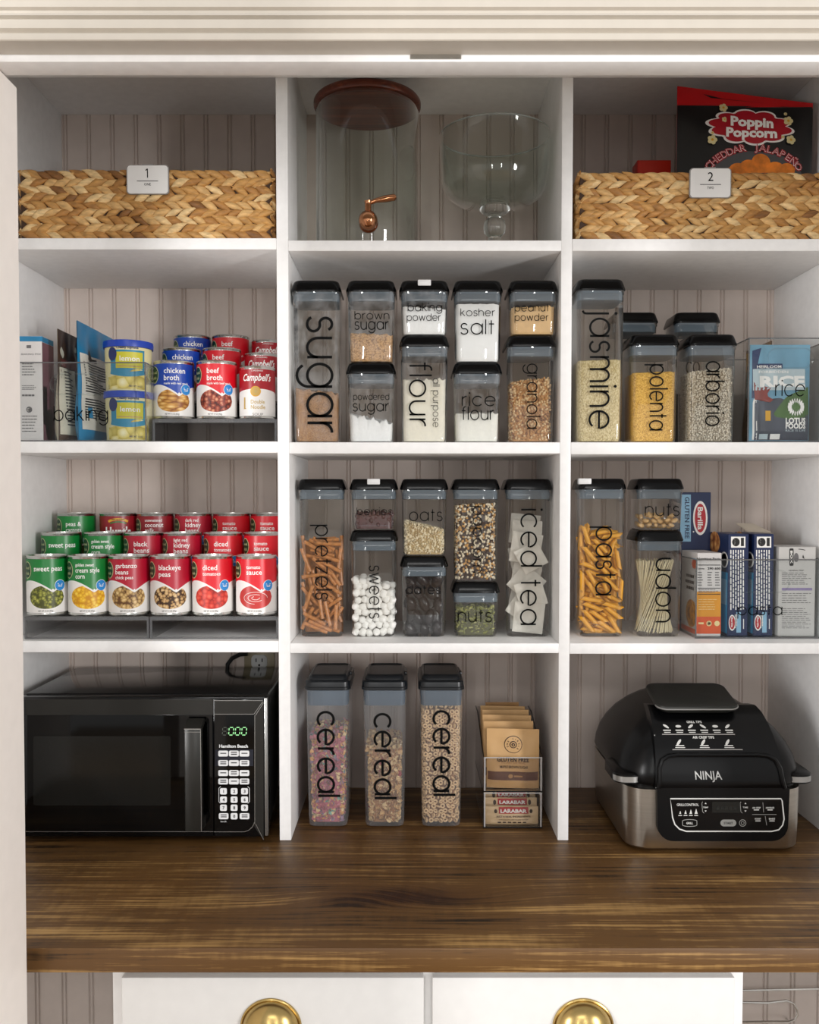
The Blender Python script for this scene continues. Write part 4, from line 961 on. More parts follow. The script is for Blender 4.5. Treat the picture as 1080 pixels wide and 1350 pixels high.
def pouch(b, O, W, N, H, wd, ht, T, mf, mb_, wr=.0015, seed=0, seal=.9, lean=0, slope=0):
    O, W, N, H = Vector(O), Vector(W), Vector(N), Vector(H); r = random.Random(seed); ph = [r.uniform(0, 6) for _ in range(6)]
    def prof(u, v): return max(0, 1 - abs(u) ** 6) * (1.0 if v < .12 else max(.03, 1 - ((v - .12) / (seal - .12)) ** 1.5)) if v < seal else .02
    def S(sg, u, v, eps=0):
        u = max(-1, min(1, u)); v = max(0, min(1, v))
        k = T / 2 * prof(u, v) * math.sqrt(min(1, .35 + v * 6)); wv = wr * (math.sin(5 * u + 7 * v + ph[0]) + .7 * math.sin(11 * u - 9 * v + ph[1]) + .5 * math.sin(17 * v + 3 * u + ph[2])) * max(0, 1 - abs(u)) ** .3 * min(1, v * 4) * min(1, max(0, (1.02 - v) * 6))
        return O + W * (u * wd / 2) + H * (v * ht - slope * ht * max(0, (v - .89) / .11) * (u + 1) / 2) + N * (sg * k + wv * (1 if sg > 0 else .4) + sg * eps + lean * v * v)
    us = [-1 + i / 12 for i in range(25)]; vs = [i / 22 for i in range(23)]
    b.grid(lambda u, v: S(1, u, v, .0003), us, vs, mf); b.grid(lambda u, v: S(-1, u, v, .0003), us[::-1], vs, mb_)
    b.add([S(1, -1, 0), S(1, 1, 0), S(-1, 1, 0), S(-1, -1, 0)], [(0, 1, 2, 3)], mb_)
    return lambda k: (lambda u, v: S(1, u, v, .0003 + .0007 * k))
PB = mat('pouch_blue', '#1c7fb0', .35, var=.12, scale=25); PW = mat('pouch_label_white', '#dedad2', .45); PBR = mat('pouch_brown', '#4a3426', .4, var=.15); PCR = mat('pouch_cream', '#d8d0ba', .5)
xb = X_(93, .035, 500); b = MB(); F = pouch(b, (xb + .012, .14, zbb), (0, 1, 0), (1, 0, 0), (0, 0, 1), .205, Z_(421, .04) - zbb - .002, .034, 0, 0, .0026, 3, .88)
b.rect(1, F(1), -.94, .10, .62, .74, 12, 10); b.rect(2, F(2), -.55, .69, -.2, .72, 3, 1); rr = random.Random(5)
for i in range(22):
    v = .66 - i * .022
    if i in (12, 13): continue
    b.rect(2, F(2), -.86, v, -.86 + rr.uniform(.7, 1.25), v + .011, 5, 1)
b.add([F(2)(-.62, .70), F(2)(-.35, .70), F(2)(-.5, .80)], [(0, 1, 2)], 2); b.rect(0, F(2), -.78, .2, -.66, .3, 2, 2)
o = b.build('baking_pouch', [PB, PW, INKD], None, 60, (xb, .14, zbb)); tag(o, 'blue foil pouch with a white ingredient panel, standing edge-on in the baking bin', 'pouch')
xb = X_(70, .035, 500); b = MB(); F = pouch(b, (xb + .008, .095, zbb), (0, 1, 0), (1, 0, 0), (0, 0, 1), .115, Z_(432, .04) - zbb - .002, .03, 0, 1, .002, 8, .86)
b.rect(1, F(1), -.98, .06, .1, .66, 8, 10); b.ell(1, F(1), -.7, .8, .2, .05); b.rect(3, F(1), -.9, .67, .2, .74, 4, 1)
for i in range(18):
    b.rect(2, F(2), -.8, .62 - i * .028, -.8 + rr.uniform(.5, .8), .632 - i * .028, 4, 1)
o = b.build('baking_pouch', [PBR, PCR, INKD, mat('pouch_red_band', '#6d2a1f', .45)], None, 60, (xb, .095, zbb)); tag(o, 'narrow brown pouch with a cream text panel, left of the blue pouch', 'pouch')
# frosting tubs
FCREAM = mat('tub_cream', '#e6dba6', .4, var=.05); FYEL = mat('tub_yellow', '#cdc52e', .4); FBLU = mat('tub_lid_blue', '#1740b0', .35); FTEA = mat('tub_teal', '#2b86a8', .4)
FSW = cells('print_frosting', 60, [(.1, '#fbf3c8'), (.5, '#e3cf6e'), (.9, '#a8922e')], .4, 0); FNV = mat('tub_navy', '#15235e', .4)
def tub(label, z0, h):
    yc = .075; cx = X_(170, yc, 520); t = thing('frosting_tub', label, 'tub', (cx, yc, z0), 'frosting tubs')
    r0, r1 = .0405, .0425; b = MB(); b.lathe([(.001, .0012), (r0 - .002, .0012), (r0, 0), (r1, h - .013), (r1 - .002, h - .0128)], (cx, yc, z0), 44); b.build('tub', FCREAM, t, 30)
    b = MB(); b.lathe([(r1 + .0002, h - .0125), (r1 + .0028, h - .0125), (r1 + .0032, h - .005), (r1 + .0026, h - .0005), (r1 + .001, h), (r1 - .001, h), (r1 - .002, h - .003), (.001, h - .003)], (cx, yc, z0), 44); b.build('lid', FBLU, t, 30)
    u0 = math.atan((0 - cx) / (yc + DIST)); b = MB()
    def F(k): return lambda u, v: Vector((cx + (r0 + (r1 - r0) * v / h + .0002 + .0002 * k) * math.sin(u / r1 + u0), yc - (r0 + (r1 - r0) * v / h + .0002 + .0002 * k) * math.cos(u / r1 + u0), z0 + v))
    b.rect(1, F(1), -.036, .33 * h, .031, .80 * h, 12, 1); b.rect(0, F(2), -.024, .44 * h, .027, .76 * h, 10, 1)
    b.grid(F(2), [-.044 + i * .0035 for i in range(26)], [.03 * h, .15 * h, .27 * h], 3); b.ell(3, F(3), .018, .24 * h, .022, .018); b.ell(3, F(3), -.026, .16 * h, .02, .012)
    b.ribbon(1, F(4), [(-.036 + .0027 * i, (.375 - .055 * math.sin(i / 25 * PI)) * h) for i in range(26)], .009)
    b.ell(2, F(4), -.031, .72 * h, .0095, .0125); b.text('Creamy Supreme', 2, F(4), -.022, .825 * h, .006, .04, .03); b.text('lemon', 4, F(4), .002, .58 * h, .0135, .036, .01, align='c')
    b.rect(5, F(4), -.021, .465 * h, .024, .49 * h, 8, 1); b.text('NET WT 16 OZ', 2, F(5), 0, .07 * h, .0045, .026, .01)
    b.build('label', [FYEL, FTEA, FNV, FSW, INKW, GLD2], t, 40); return t
hz = (Z_(447, .03) - zbb) / 2
tub('yellow frosting tub with a blue lid, standing on the bin floor', zbb, hz - .0002)
tub('yellow frosting tub with a blue lid, stacked on another tub', zbb + hz, hz)

# ------------------------------------------------------------------ rice bin, second shelf right
yr = .012
clear_bin('clear bin lettered rice at the right end of the second shelf', X_(987, yr, 520), XSR - .004, yr, .27, zr2, Z_(446, yr), [('rice', 1022.7, 1061, 522, 507, dict(wd=.1))], (1013, 1072, 459, 485))
zq = zr2 + .0034; yp = .034
LBL = mat('rice_bag_sky', '#6fa0ba', .35, var=.2, scale=14); NAV = mat('rice_bag_navy', '#1e2f5a', .35); ROOF = mat('rice_bag_roof', '#8a3b34', .4, var=.1); DKG = mat('rice_bag_grey', '#4a4f5c', .4, var=.3, scale=18); GRN2 = mat('rice_bag_green', '#4a6b34', .4, var=.2, scale=20); PALE = mat('rice_bag_pale', '#b6c6cc', .4)
xa, xb = X_(994, yp, 520), X_(1074, yp, 520); wd = xb - xa; ht = Z_(452, yp) - zq; b = MB()
F = pouch(b, ((xa + xb) / 2, yp + .022, zq), (1, 0, 0), (0, -1, 0), (0, 0, 1), wd, ht, .03, 0, 1, .0009, 12, .93)
U = lambda px: (px - 1034) / 40.0
Vv = lambda py: (579 - py) / 127.0
def R(k, m, x0, y0, x1, y1): b.rect(m, F(k), U(x0), Vv(y1), U(x1), Vv(y0), max(1, int((x1 - x0) / 4)), max(1, int((y1 - y0) / 4)))
def PT(k, m, pts): b.patch(m, F(k), [(U(x), Vv(y)) for x, y in pts], .03, .09)
PT(1, 1, [(996, 522), (997, 457), (1009, 456), (1003, 480), (1000, 522)])
PT(1, 3, [(999, 577), (999, 526), (1030, 522), (1072, 528), (1072, 577)]); PT(2, 4, [(1020, 546), (1040, 520), (1071, 507), (1072, 545), (1050, 551)])
PT(1, 8, [(997, 576), (997, 525), (1001, 520), (1002, 576)])
PT(3, 2, [(999, 527), (998, 501), (1006, 508), (1021, 507), (1013, 519), (1023, 524), (1018, 528)]); R(3, 3, 1000, 528, 1022, 552); R(4, 7, 1011, 539, 1018, 552)
R(3, 5, 997, 484, 1066, 512); R(3, 1, 1001, 477, 1036, 483.5); b.text('HEIRLOOM', 6, F(4), U(1002), Vv(483), .042, U(1034) - U(1002), .02); b.text('FORBIDDEN', 6, F(4), U(1004), Vv(489.5), .036, U(1043) - U(1004), .02)
b.text('RICE', 6, F(4), U(1005), Vv(507), .148, U(1065) - U(1005), .05)
for i in range(18):
    a = 2 * PI * i / 18; b.ribbon(6, F(4), [(U(1052 + 6 * math.cos(a)), Vv(534 + 6 * math.sin(a))), (U(1052 + 11 * math.cos(a)), Vv(534 + 11 * math.sin(a)))], .03)
b.text('LOTUS', 6, F(4), U(1038), Vv(555), .075, U(1065) - U(1038), .04); b.text('FOODS', 6, F(4), U(1038), Vv(562), .075, U(1065) - U(1038), .04)
b.text('RICE IS LIFE', 5, F(4), U(1038), Vv(566), .03, U(1065) - U(1038)); R(4, 5, 1004, 569, 1015, 576); R(4, 6, 1018, 569, 1031, 576)
o = b.build('rice_bag', [LBL, NAV, ROOF, DKG, GRN2, PALE, INKW, GOLD, LW], None, 60, ((xa + xb) / 2, yp, zq)); tag(o, 'blue bag of heirloom rice with white sunburst emblem at the front of the rice bin', 'bag')
b2 = MB(); F = pouch(b2, (X_(1000, .1, 520) + .024, .165, zq), (0, -1, 0), (-1, 0, 0), (0, 0, 1), .13, Z_(449, .1) - zq, .03, 0, 0, .002, 20, .9)
b2.rect(1, F(1), -.95, .78, .95, .97, 6, 3); b2.rect(2, F(1), -.95, .5, .95, .77, 6, 3); b2.ell(3, F(2), -.2, .55, .3, .08)
o = b2.build('grain_bag', [mat('bag_kraft', '#8a6a48', .5, var=.1), GOLD, mat('bag_sea_green', '#3f7d73', .4), PALE], None, 60, (X_(1000, .1, 520) + .024, .165, zq)); tag(o, 'yellow and green grain bag behind the heirloom rice bag', 'bag')
b = MB(); pouch(b, (XSR - .05, yp + .06, zq), (1, 0, 0), (0, -1, 0), (0, 0, 1), .07, ht * .97, .03, 0, 0, .0015, 4, .92)
o = b.build('grain_bag', mat('bag_grey', '#6f6e68', .4, var=.1), None, 60, (XSR - .05, yp + .06, zq)); tag(o, 'plain grey bag at the right end inside the rice bin', 'bag')

# ------------------------------------------------------------------ pasta bin, third shelf right
yv = .052
clear_bin('clear bin lettered pasta holding cartons on the third shelf', X_(918, yv, 790), XSR - .004, yv, .285, zr3, Z_(738, yv), [('pasta', 973, 1031, 810.7, 800, dict(wd=.12))], (963, 1041, 752, 781))
zq = zr3 + .0034; yk = .062
def carton(name, label, px0, px1, pyt, y, dep, mats, draw, z0=None, cat='box', group=None):
    z0 = zq if z0 is None else z0; xa, xb = X_(px0, y, 780), X_(px1, y, 780); zt = Z_(pyt, y); b = MB(); b.box(xa, xb, y, y + dep, z0, zt, 0, .0008, 1)
    draw(b, pix(y - .0004), pix(y - .0007), (lambda u, v: Vector((xa - .0004, y + dep * u, z0 + (zt - z0) * v))), (lambda u, v: Vector((xa - .0007, y + dep * u, z0 + (zt - z0) * v))))
    o = b.build(name, mats, None, 30, ((xa + xb) / 2, y, z0)); return tag(o, label, cat, group)
YEL = mat('carton_amber', '#e39a22', .45, var=.05); ORA = mat('carton_orange', '#dc5a28', .45); MAC = cells('print_macaroni', 110, [(.15, '#f0b83a'), (.5, '#c9821c'), (.9, '#6b3c10')], .45, 0)
def d_or(b, P, Q, S, T):
    b.rect(1, P, 918.5, -813, 950.5, -780); b.rect(2, P, 918.5, -835.5, 950.5, -813); b.text('Nutrition Facts', 3, Q, 919, -738, 4, 31, .02)
    for y in (744.5, 775, 784 - 1): b.rect(3, Q, 920, -y - .9, 950, -y)
    b.text('290 600', 3, Q, 933, -751, 4.2, 17, .03); b.text('Calories', 3, Q, 920, -750.5, 2.6, 9, .02); lines(b, 4, Q, 920, 927, 754, 774, 6, .4, 1); lines(b, 4, Q, 933, 939, 754, 774, 6, .4, 2); lines(b, 4, Q, 943, 949.5, 754, 774, 6, .4, 3); lines(b, 4, Q, 921, 949, 777, 783, 3, .35, 4)
    lines(b, 5, Q, 921, 949, 790, 806, 5, .22, 5); b.ell(5, Q, 935, -822, 3.5, 3.5); b.ell(5, Q, 945.5, -822, 3.5, 3.5); b.ell(2, Q, 935, -822, 2.4, 2.4); b.rect(5, Q, 921, -823, 928, -820.5)
    b.ell(6, S, .35, .25, .33, .17); b.ell(2, S, .2, .86, .14, .06); b.rect(2, S, .02, .01, .98, .07, 2, 1); lines(b, 3, lambda u, v: T(u, 1 + v), .2, .8, .28, .5, 3, .5, 7)
carton('pasta_carton', 'white and orange carton with a nutrition table, left front of the pasta bin', 919.5, 951, 729, yk, .10, [CARD, YEL, ORA, INKD, BTXT, mat('print_pale_yellow', '#f3dc9e', .5), MAC], d_or)
NVY = mat('carton_navy', '#13254f', .4, var=.05); CYA = mat('carton_cyan', '#2c93c4', .4); CRD = mat('carton_logo_red', '#b51f2a', .4); COOK = cells('print_pasta_shapes', 90, [(.15, '#e8b878'), (.5, '#c27f3f'), (.9, '#7a4420')], .45, 0); PCY = mat('carton_sky', '#8fbcd8', .45)
def d_bl(x0):
    def d(b, P, Q, S, T):
        w_ = 26; b.rect(1, P, x0 + 4, -722, x0 + w_ - 3, -707.5); b.ell(2, Q, x0 + 10.5, -714.7, 5, 5.5); b.rect(1, Q, x0 + 8, -719, x0 + 9.5, -711); b.rect(2, Q, x0 + 17, -720, x0 + 21, -709)
        r = random.Random(int(x0))
        for k in range(6):
            y = 725; xx = x0 + 3 + k * 3.3
            while y < 803:
                L = r.uniform(3, 9); b.rect(1, P, xx, -min(804, y + L), xx + 1.5, -y); y += L + 1.3
        b.ell(1, P, x0 + 5.5, -821, 4.6, 10.5); b.ell(3, Q, x0 + 5.5, -821, 3.6, 8.6); b.text('Barilla', 1, lambda u, v: at(x0 + 4.2 + v, 814 + u, yk2 - .001), 0, 0, 3.4, 13, .02)
        b.rect(4, P, x0 + 11, -834, x0 + 17, -807); lines(b, 1, lambda u, v: at(x0 + 12 - v - 3, u, yk2 - .0008), 810, 831, 0, 4, 2, .5, 5); b.rect(1, P, x0 + 20, -829, x0 + 21, -816)
        b.rect(5, S, .02, .02, .98, .62, 2, 2); b.ell(6, S, .75, .9, .3, .11); b.ell(1, T, .2, .74, .2, .08); b.ell(3, T, .2, .74, .14, .065); b.rect(4, T, .05, .3, .4, .55)
    return d
yk2 = .066
for x0, lab in ((960, 'navy pasta carton with a white recycling panel, beside the orange carton'), (994, 'navy pasta carton with a white recycling panel, beside the grey carton')):
    carton('pasta_carton', lab, x0, x0 + (26.5 if x0 < 990 else 25.5), 704, yk2, .105, [NVY, INKW, INKD, CRD, PCY, CYA, COOK], d_bl(x0), group='navy pasta cartons')
CGR = mat('carton_grey', '#c6c4c1', .5, var=.02); LIL = mat('print_lilac', '#8d7fa8', .5)
def d_gr(b, P, Q, S, T):
    b.rrect(1, P, 1041, -746, 1046.5, -723, 1.5); b.text('BOX', 2, lambda u, v: at(1042.4 + v, 726 + u, yk - .001), 0, 0, 4, 17, .03); b.ribbon(1, P, [(1053 + i * .8, -724 - .012 * (i * i)) for i in range(12)], .9); b.poly([P(1058, -735), P(1061, -737), P(1059, -731)], 1)
    b.ell(3, P, 1050, -735, 3.2, 6); lines(b, 3, P, 1031, 1070, 755, 772, 7, .35, 1); b.text('GENERAL PREP', 1, P, 1040, -753, 2.6, 20, .01); b.rect(4, P, 1031, -778.5, 1071, -775); lines(b, 3, P, 1031, 1070, 782, 797, 5, .3, 2); lines(b, 3, P, 1031, 1070, 802, 830, 11, .3, 3)
carton('pasta_carton', 'pale grey carton with fine print at the right of the pasta bin', 1026.5, 1075, 721, yk, .075, [CGR, INKD, INKW, BTXT, LIL], d_gr)
CBE = mat('carton_beige', '#cbbfae', .55)
def d_fl(b, P, Q, S, T):
    p = [at(x, y, .2) for x, y in ((977, 690), (1000, 690.5), (1018, 702), (988, 702))]
    b.poly([p[0] + Vector((0, .03, 0)), p[1] + Vector((0, .03, 0)), p[2], p[3]], 0); b.poly([q + Vector((0, 0, -.0012)) for q in (p[3], p[2], p[1] + Vector((0, .03, 0)), p[0] + Vector((0, .03, 0)))], 0)
carton('pasta_carton', 'open beige carton with its flap up, behind the navy cartons', 968, 1018, 703.5, .2, .05, [CBE], d_fl)
yB = .17
def d_ba(b, P, Q, S, T):
    b.rect(1, P, 897, -714, 911, -652); b.text('GLUTEN FREE', 0, lambda u, v: at(903.3 + v, 655 + u, yB - .0008), 0, 0, 8.2, 55, .02)
    b.ell(2, P, 923.5, -683, 9.6, 22.5); b.ell(3, Q, 923.5, -683, 7.3, 19); b.text('Barilla', 2, lambda u, v: at(920.2 + v, 668.5 + u, yB - .001), 0, 0, 9.5, 30, .025); b.ell(2, P, 914.5, -701, 1, 1, 10, 1)
carton('pasta_carton', 'tall navy carton with a red oval logo standing behind the nuts jar', 896, 936, 649, yB, .08, [NVY, PCY, INKW, CRD], d_ba)
# ------------------------------------------------------------------ top shelf: baskets, glassware, snack bag
WV = [mat('hyacinth_' + n, c, .6, var=.28, scale=70, bump=.3, stretch=(1, 1, 3)) for n, c in (('straw', '#c79f66'), ('tan', '#b38549'), ('honey', '#a2723a'), ('pale', '#d6b682'), ('brown', '#7c5226'))]
WDK = mat('weave_gap_shade', '#3a2412', .7, var=.2)  # core wall; shade of the gaps in the weave is put into its colour
def leaf(b, c, d, out, ln, wd, dp, m):
    """one flattened plait lobe"""
    d = Vector(d).normalized(); out = Vector(out); sd = d.cross(out).normalized(); rings = []
    for k in range(7):
        t = -1 + k / 3; w_ = wd * max(.06, (1 - abs(t) ** 1.7)) ; e = dp * max(.1, 1 - t * t); cc = Vector(c) + d * (t * ln) + sd * (wd * .35 * (t * t - .4))
        rings.append([cc + sd * w_ * math.cos(a) + out * e * math.sin(a) for a in [2 * PI * i / 8 for i in range(8)]])
    b.loft(rings, m)
def basket(label, x0, x1, y0, y1, z0, z1, tag_px, num, word_, left_face):
    t = thing('woven_basket', label, 'basket', ((x0 + x1) / 2, y0, z0)); b = MB(); T = .008; i_ = .0035
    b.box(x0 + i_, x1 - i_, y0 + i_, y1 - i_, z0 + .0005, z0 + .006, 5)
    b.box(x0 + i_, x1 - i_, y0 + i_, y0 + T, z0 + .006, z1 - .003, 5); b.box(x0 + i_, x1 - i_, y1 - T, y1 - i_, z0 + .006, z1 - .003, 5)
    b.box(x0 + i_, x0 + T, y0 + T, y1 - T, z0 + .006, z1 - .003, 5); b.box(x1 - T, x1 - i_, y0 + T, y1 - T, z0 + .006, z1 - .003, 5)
    rows = 9; hgt = (z1 - z0 - .002) / rows; r = random.Random(int(abs(x0) * 1000))
    def face(P, L, out, ax):
        for i in range(rows):
            z = z0 + .001 + hgt * (i + .5); sg = 1 if i % 2 else -1; s = r.uniform(-.02, .0)
            while s < L + .01:
                wob = r.uniform(.85, 1.15); a = sg * math.radians(24 + r.uniform(-7, 7)); h = .0215 * wob
                cs = min(max(s, h * .82), L - h * .82)
                c = P(cs, z + r.uniform(-.0012, .0012)); d = Vector(ax) * math.cos(a) + Vector((0, 0, 1)) * math.sin(a)
                leaf(b, c + Vector(out) * r.uniform(-.001, .0012), d, out, h, hgt * .56 * r.uniform(.85, 1.12), .0062, r.choices(range(5), (4, 4, 3, 2, 1))[0]); s += .0215 * r.uniform(.9, 1.1)
    face(lambda s, z: Vector((x0 + s, y0 + i_, z)), x1 - x0, (0, -1, 0), (1, 0, 0))
    face(lambda s, z: Vector((x0 + i_, y0 + s, z)), y1 - y0, (-1, 0, 0), (0, 1, 0)); face(lambda s, z: Vector((x1 - i_, y0 + s, z)), y1 - y0, (1, 0, 0), (0, 1, 0))
    # braided rim
    for (p, q) in (((x0, y0), (x1, y0)), ((x0, y0), (x0, y1)), ((x1, y0), (x1, y1)), ((x0, y1), (x1, y1))):
        L = math.dist(p, q); n = int(L / .017); dx, dy = (q[0] - p[0]) / L, (q[1] - p[1]) / L
        for k in range(n):
            s = .012 + (L - .024) * k / max(1, n - 1); c = Vector((p[0] + dx * s, p[1] + dy * s, z1 - .004)) + Vector((i_ if p[0] == x0 and dx == 0 else (-i_ if dx == 0 else 0), (i_ if p[1] == y0 else -i_) if dy == 0 else 0, 0))
            leaf(b, c, Vector((dx, dy, .22 * (1 if k % 2 else -1))), (0, 0, 1), .0135, .0045, .0032, r.choices(range(5), (4, 4, 3, 2, 1))[0])
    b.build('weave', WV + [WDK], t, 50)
    a, c, e, f = tag_px; yt = y0 - .0052; w0 = at(a, f, yt); w1 = at(c, e, yt); b = MB(); TW = mat('tag_white', '#e4e3e1', .4, var=.01); hx, hz = (w1.x - w0.x) / 2, (w1.z - w0.z) / 2; mx, mz = (w0.x + w1.x) / 2, (w0.z + w1.z) / 2
    for yy0, yy1, k, mm in ((yt, yt + .003, 1, 1), (yt - .0008, yt, .955, 0)): b.prism([(mx + u * k, mz + v * k) for u, v in rring(hx, hz, .006, 6)], yy0, yy1, mm)
    b.prism([(mx + u, mz + v) for u, v in ((-.01, hz - .001), (.01, hz - .001), (.01, hz + .002), (-.01, hz + .002))], yt + .001, y0 + .01, 1); b.prism([(mx - .01, z1 - .02), (mx + .01, z1 - .02), (mx + .01, mz + hz), (mx - .01, mz + hz)], y0 + .009, y0 + .0105, 1)
    Fp = front(yt - .0012); [b.text(num, 2, Fp, mx, mz + hz * .12, .0225, None, .0, align='c')] if num != '1' else b.ribbon(2, Fp, [(mx - .0032, mz + hz * .12 + .0125), (mx - .0002, mz + hz * .12 + .0155), (mx, mz + hz * .12 + .0155), (mx, mz + hz * .12 + .0145), (mx, mz + hz * .12)], .0015); b.rect(2, Fp, mx - hx * .5, mz - hz * .13, mx + hx * .5, mz - hz * .09); b.text(word_, 2, Fp, mx, mz - hz * .42, .0065, .012, align='c')
    o = b.build('number_tag', [TW, GRY, INK], t, 30); o['label'] = 'white rounded tag reading ' + num + ' ' + word_
    return t
ys0 = .012; zl1, zc1, zr1 = ZS['l'][0], ZS['c'][0], ZS['r'][0]
basket('long seagrass basket with the tag numbered one on the top left shelf', max(XSL + .004, X_(24, ys0, 270)), X_(360.5, ys0, 270), ys0, .27, zl1, Z_(225, ys0), (167, 222.5, 217.5, 256), '1', 'ONE', 0)
bx0, bx1 = X_(763, ys0, 270), XSR - .006
basket('long seagrass basket with the tag numbered two on the top right shelf', bx0, bx1, ys0, .27, zr1, Z_(228, ys0), (909, 964.5, 221.5, 261), '2', 'TWO', 1)
# snack bag standing in the second basket
RBAG = mat('snack_red', '#c2161c', .3, var=.06); KBAG = mat('snack_black', '#121213', .3, var=.1); CLD = mat('cloud_red', '#a80f22', .35); POPC = mat('popcorn_cream', '#dccf9a', .45, var=.1); PUF = mat('cheese_puff', '#d9781f', .5, var=.3, scale=60); GLW = mat('snack_grey', '#4a4a4c', .4)
ypb = .06; zb_ = zr1 + .0135; A, C = X_(899, ypb, 180), XSR - .0178; wd = C - A; ht = Z_(106, ypb) - zb_; b = MB()
tl_ = math.radians(1.6); W = Vector((math.cos(tl_), 0, -math.sin(tl_))); H = Vector((0, 0, 1))
F = pouch(b, ((A + C) / 2, ypb + .032, zb_), W, (0, -1, 0), H, wd, ht, .055, 0, 0, .0012, 31, .9, 0, .085)
pc, pr = A + wd / 2, FPX / (ypb + DIST - .02)
def UV(px, py):
    p = at(px, py, ypb + .004); d = p - Vector(((A + C) / 2, ypb + .004, zb_)); v = d.z + d.x * math.tan(tl_); return (d.x / (wd / 2), v / ht)
def Pp(k): 
    f = F(k); return lambda u, v: f(*UV(u, -v))
PX = lambda k, m, pts: b.patch(m, F(k), [UV(*p) for p in pts], .02, .06)
PX(1, 1, [(895, 128), (1079, 131.5), (1084, 140), (1084, 240), (895, 240)])
PX(1, 1, [(930, 116.5), (933, 113), (960, 119), (1000, 124), (1020, 126), (960, 121)])
PX(2, 5, [(930, 228), (955, 206), (985, 196), (1020, 197), (1050, 210), (1062, 228)])
cl = []
for (cx, cy, rx, ry) in ():
    pass
def cloud(k): 
    pts = []
    for i in range(96):
        a = 2 * PI * i / 96; rr = .93 + .22 * abs(math.sin(5 * a + .6)) ** .7
        pts.append((993.5 + (45 * k) * rr * math.cos(a) * (1 + .1 * abs(math.cos(a))), 162.5 + (21 * k + (k - 1) * 8) * rr * math.sin(a) + 5 * math.cos(a) * .4))
    return pts
for kk, mm, sc_ in ((3, 2, 1.06), (5, 3, .985)): b.star(mm, F(kk), UV(993.5, 162.5), [UV(*p) for p in cloud(sc_)])
def arcword(st, k, cx, cy, r, a0, a1, size, m, bold):
    n = len(st); f = Pp(k)
    for i, ch in enumerate(st):
        if ch == ' ': continue
        a = math.radians(a0 + (a1 - a0) * i / (n - 1)); vs, fs, w_ = text_geo(ch, bold, 0)
        b.add([f(cx + r * math.cos(a) + ((x - w_ / 2) * size) * math.sin(a) + y * size * math.cos(a), -(cy - r * math.sin(a)) + (-(x - w_ / 2) * size * math.cos(a) + y * size * math.sin(a))) for x, y in vs], fs, m)
def slant(x0, y0, dy): 
    f = Pp(7); return lambda u, v: f(x0 + u + v * .0, -(y0 + dy * u) + v)
b.text('Poppin', 2, slant(967.5, 160, .075), 0, 0, 18.5, 57, .045, .05); b.text('Popcorn', 2, slant(960.5, 176, .035), 0, 0, 18, 68, .045, .05)
arcword('CHEDDAR JALAPEÑO', 3, 996, 271, 75.5, 138, 42, 13.6, 3, .075); arcword('CHEDDAR JALAPEÑO', 4, 996, 271, 75.9, 138, 42, 13.2, 2, .012); arcword('CHEDDAR JALAPEÑO', 5, 996, 271, 76.3, 138, 42, 12.6, 3, -.012)
for x, y, s in ((959.5, 135, 5.5), (942, 181, 6.2), (1045, 154, 6), (1046.5, 181, 6), (960, 152, 3.6), (1042, 144, 2.2), (942.5, 171.5, 2.2), (1036, 177, 2.2)):
    for q in range(5): b.ell(4, Pp(5), x + s * .6 * math.cos(q * 1.257), -(y + s * .6 * math.sin(q * 1.257)), s * .5, s * .5, 12, 1)
    b.ell(7, Pp(6), x, -y, s * .3, s * .3, 10, 1)
for x, y, rx, ry in ((975, 222, 12, 9), (990, 219, 13, 11), (1006, 212, 12.5, 12.5), (1004, 224, 10, 6), (1024, 221, 12, 10), (1040, 222, 11, 9), (966, 225, 8, 6)): b.ell(6, Pp(3), x, -y, rx, ry)
o = b.build('popcorn_bag', [RBAG, KBAG, INKW, CLD, POPC, GLW, PUF, GOLD], None, 60, ((A + C) / 2, ypb, zb_)); tag(o, 'black and red cheddar jalapeno popcorn bag standing in the basket on the right', 'bag')
b = MB(); xa, xb = X_(840.5, .17, 215), X_(885, .17, 215); zt = Z_(211, .17); b.box(xa, xb, .17, .21, zr1 + .008, zt, 0, .001); b.rect(1, front(.1696), xa + .002, zt - .03, xb - .002, zt - .002)
o = b.build('snack_box', [mat('box_red', '#c81d12', .4), mat('box_orange_red', '#d52c16', .4)], None, 30, ((xa + xb) / 2, .17, zr1)); tag(o, 'red box with only its top showing, left of the popcorn bag in the basket', 'box')

# drinks dispenser
GLASS = clear('clear_glass', '#e8ebe8', 2.4, 0, base=.016); GL2 = clear('bowl_glass', '#f8fbf9', 1.7, 0, base=.018); COPPER = mat('copper_tap', '#b8805c', .12, 1); LIDW = wood('walnut_lid', '#3d170d', '#5f2b1b', '#83452e', None, 1.0, .3)
yd = .13; dx_ = X_(484.5, yd, 200); rD = .0985; zlid = Z_(144, yd); t = thing('drinks_dispenser', 'tall glass drinks dispenser with a wooden lid and copper tap on the top shelf', 'dispenser', (dx_, yd, zc1))
H_ = zlid - zc1; b = MB(); b.lathe([(rD - .001, H_ - .001), (rD, H_ - .003), (rD, .014), (rD - .003, .004), (rD - .012, .0006), (.001, .0006)], (dx_, yd, zc1), 64); b.build('glass_jar', GLASS, t, 40)
b = MB(); b.lathe([(.001, H_ - .004), (rD - .006, H_ - .004), (rD - .005, H_ - .0002), (rD + .0025, H_), (rD + .004, H_ + .003), (rD + .004, H_ + .010), (rD + .0015, H_ + .014), (.001, H_ + .015)], (dx_, yd, zc1), 64); b.build('lid', LIDW, t, 35)
sx, sz_ = X_(485.5, yd - rD - .02, 291), Z_(291, yd - rD - .02); b = MB(); yy = yd - rD
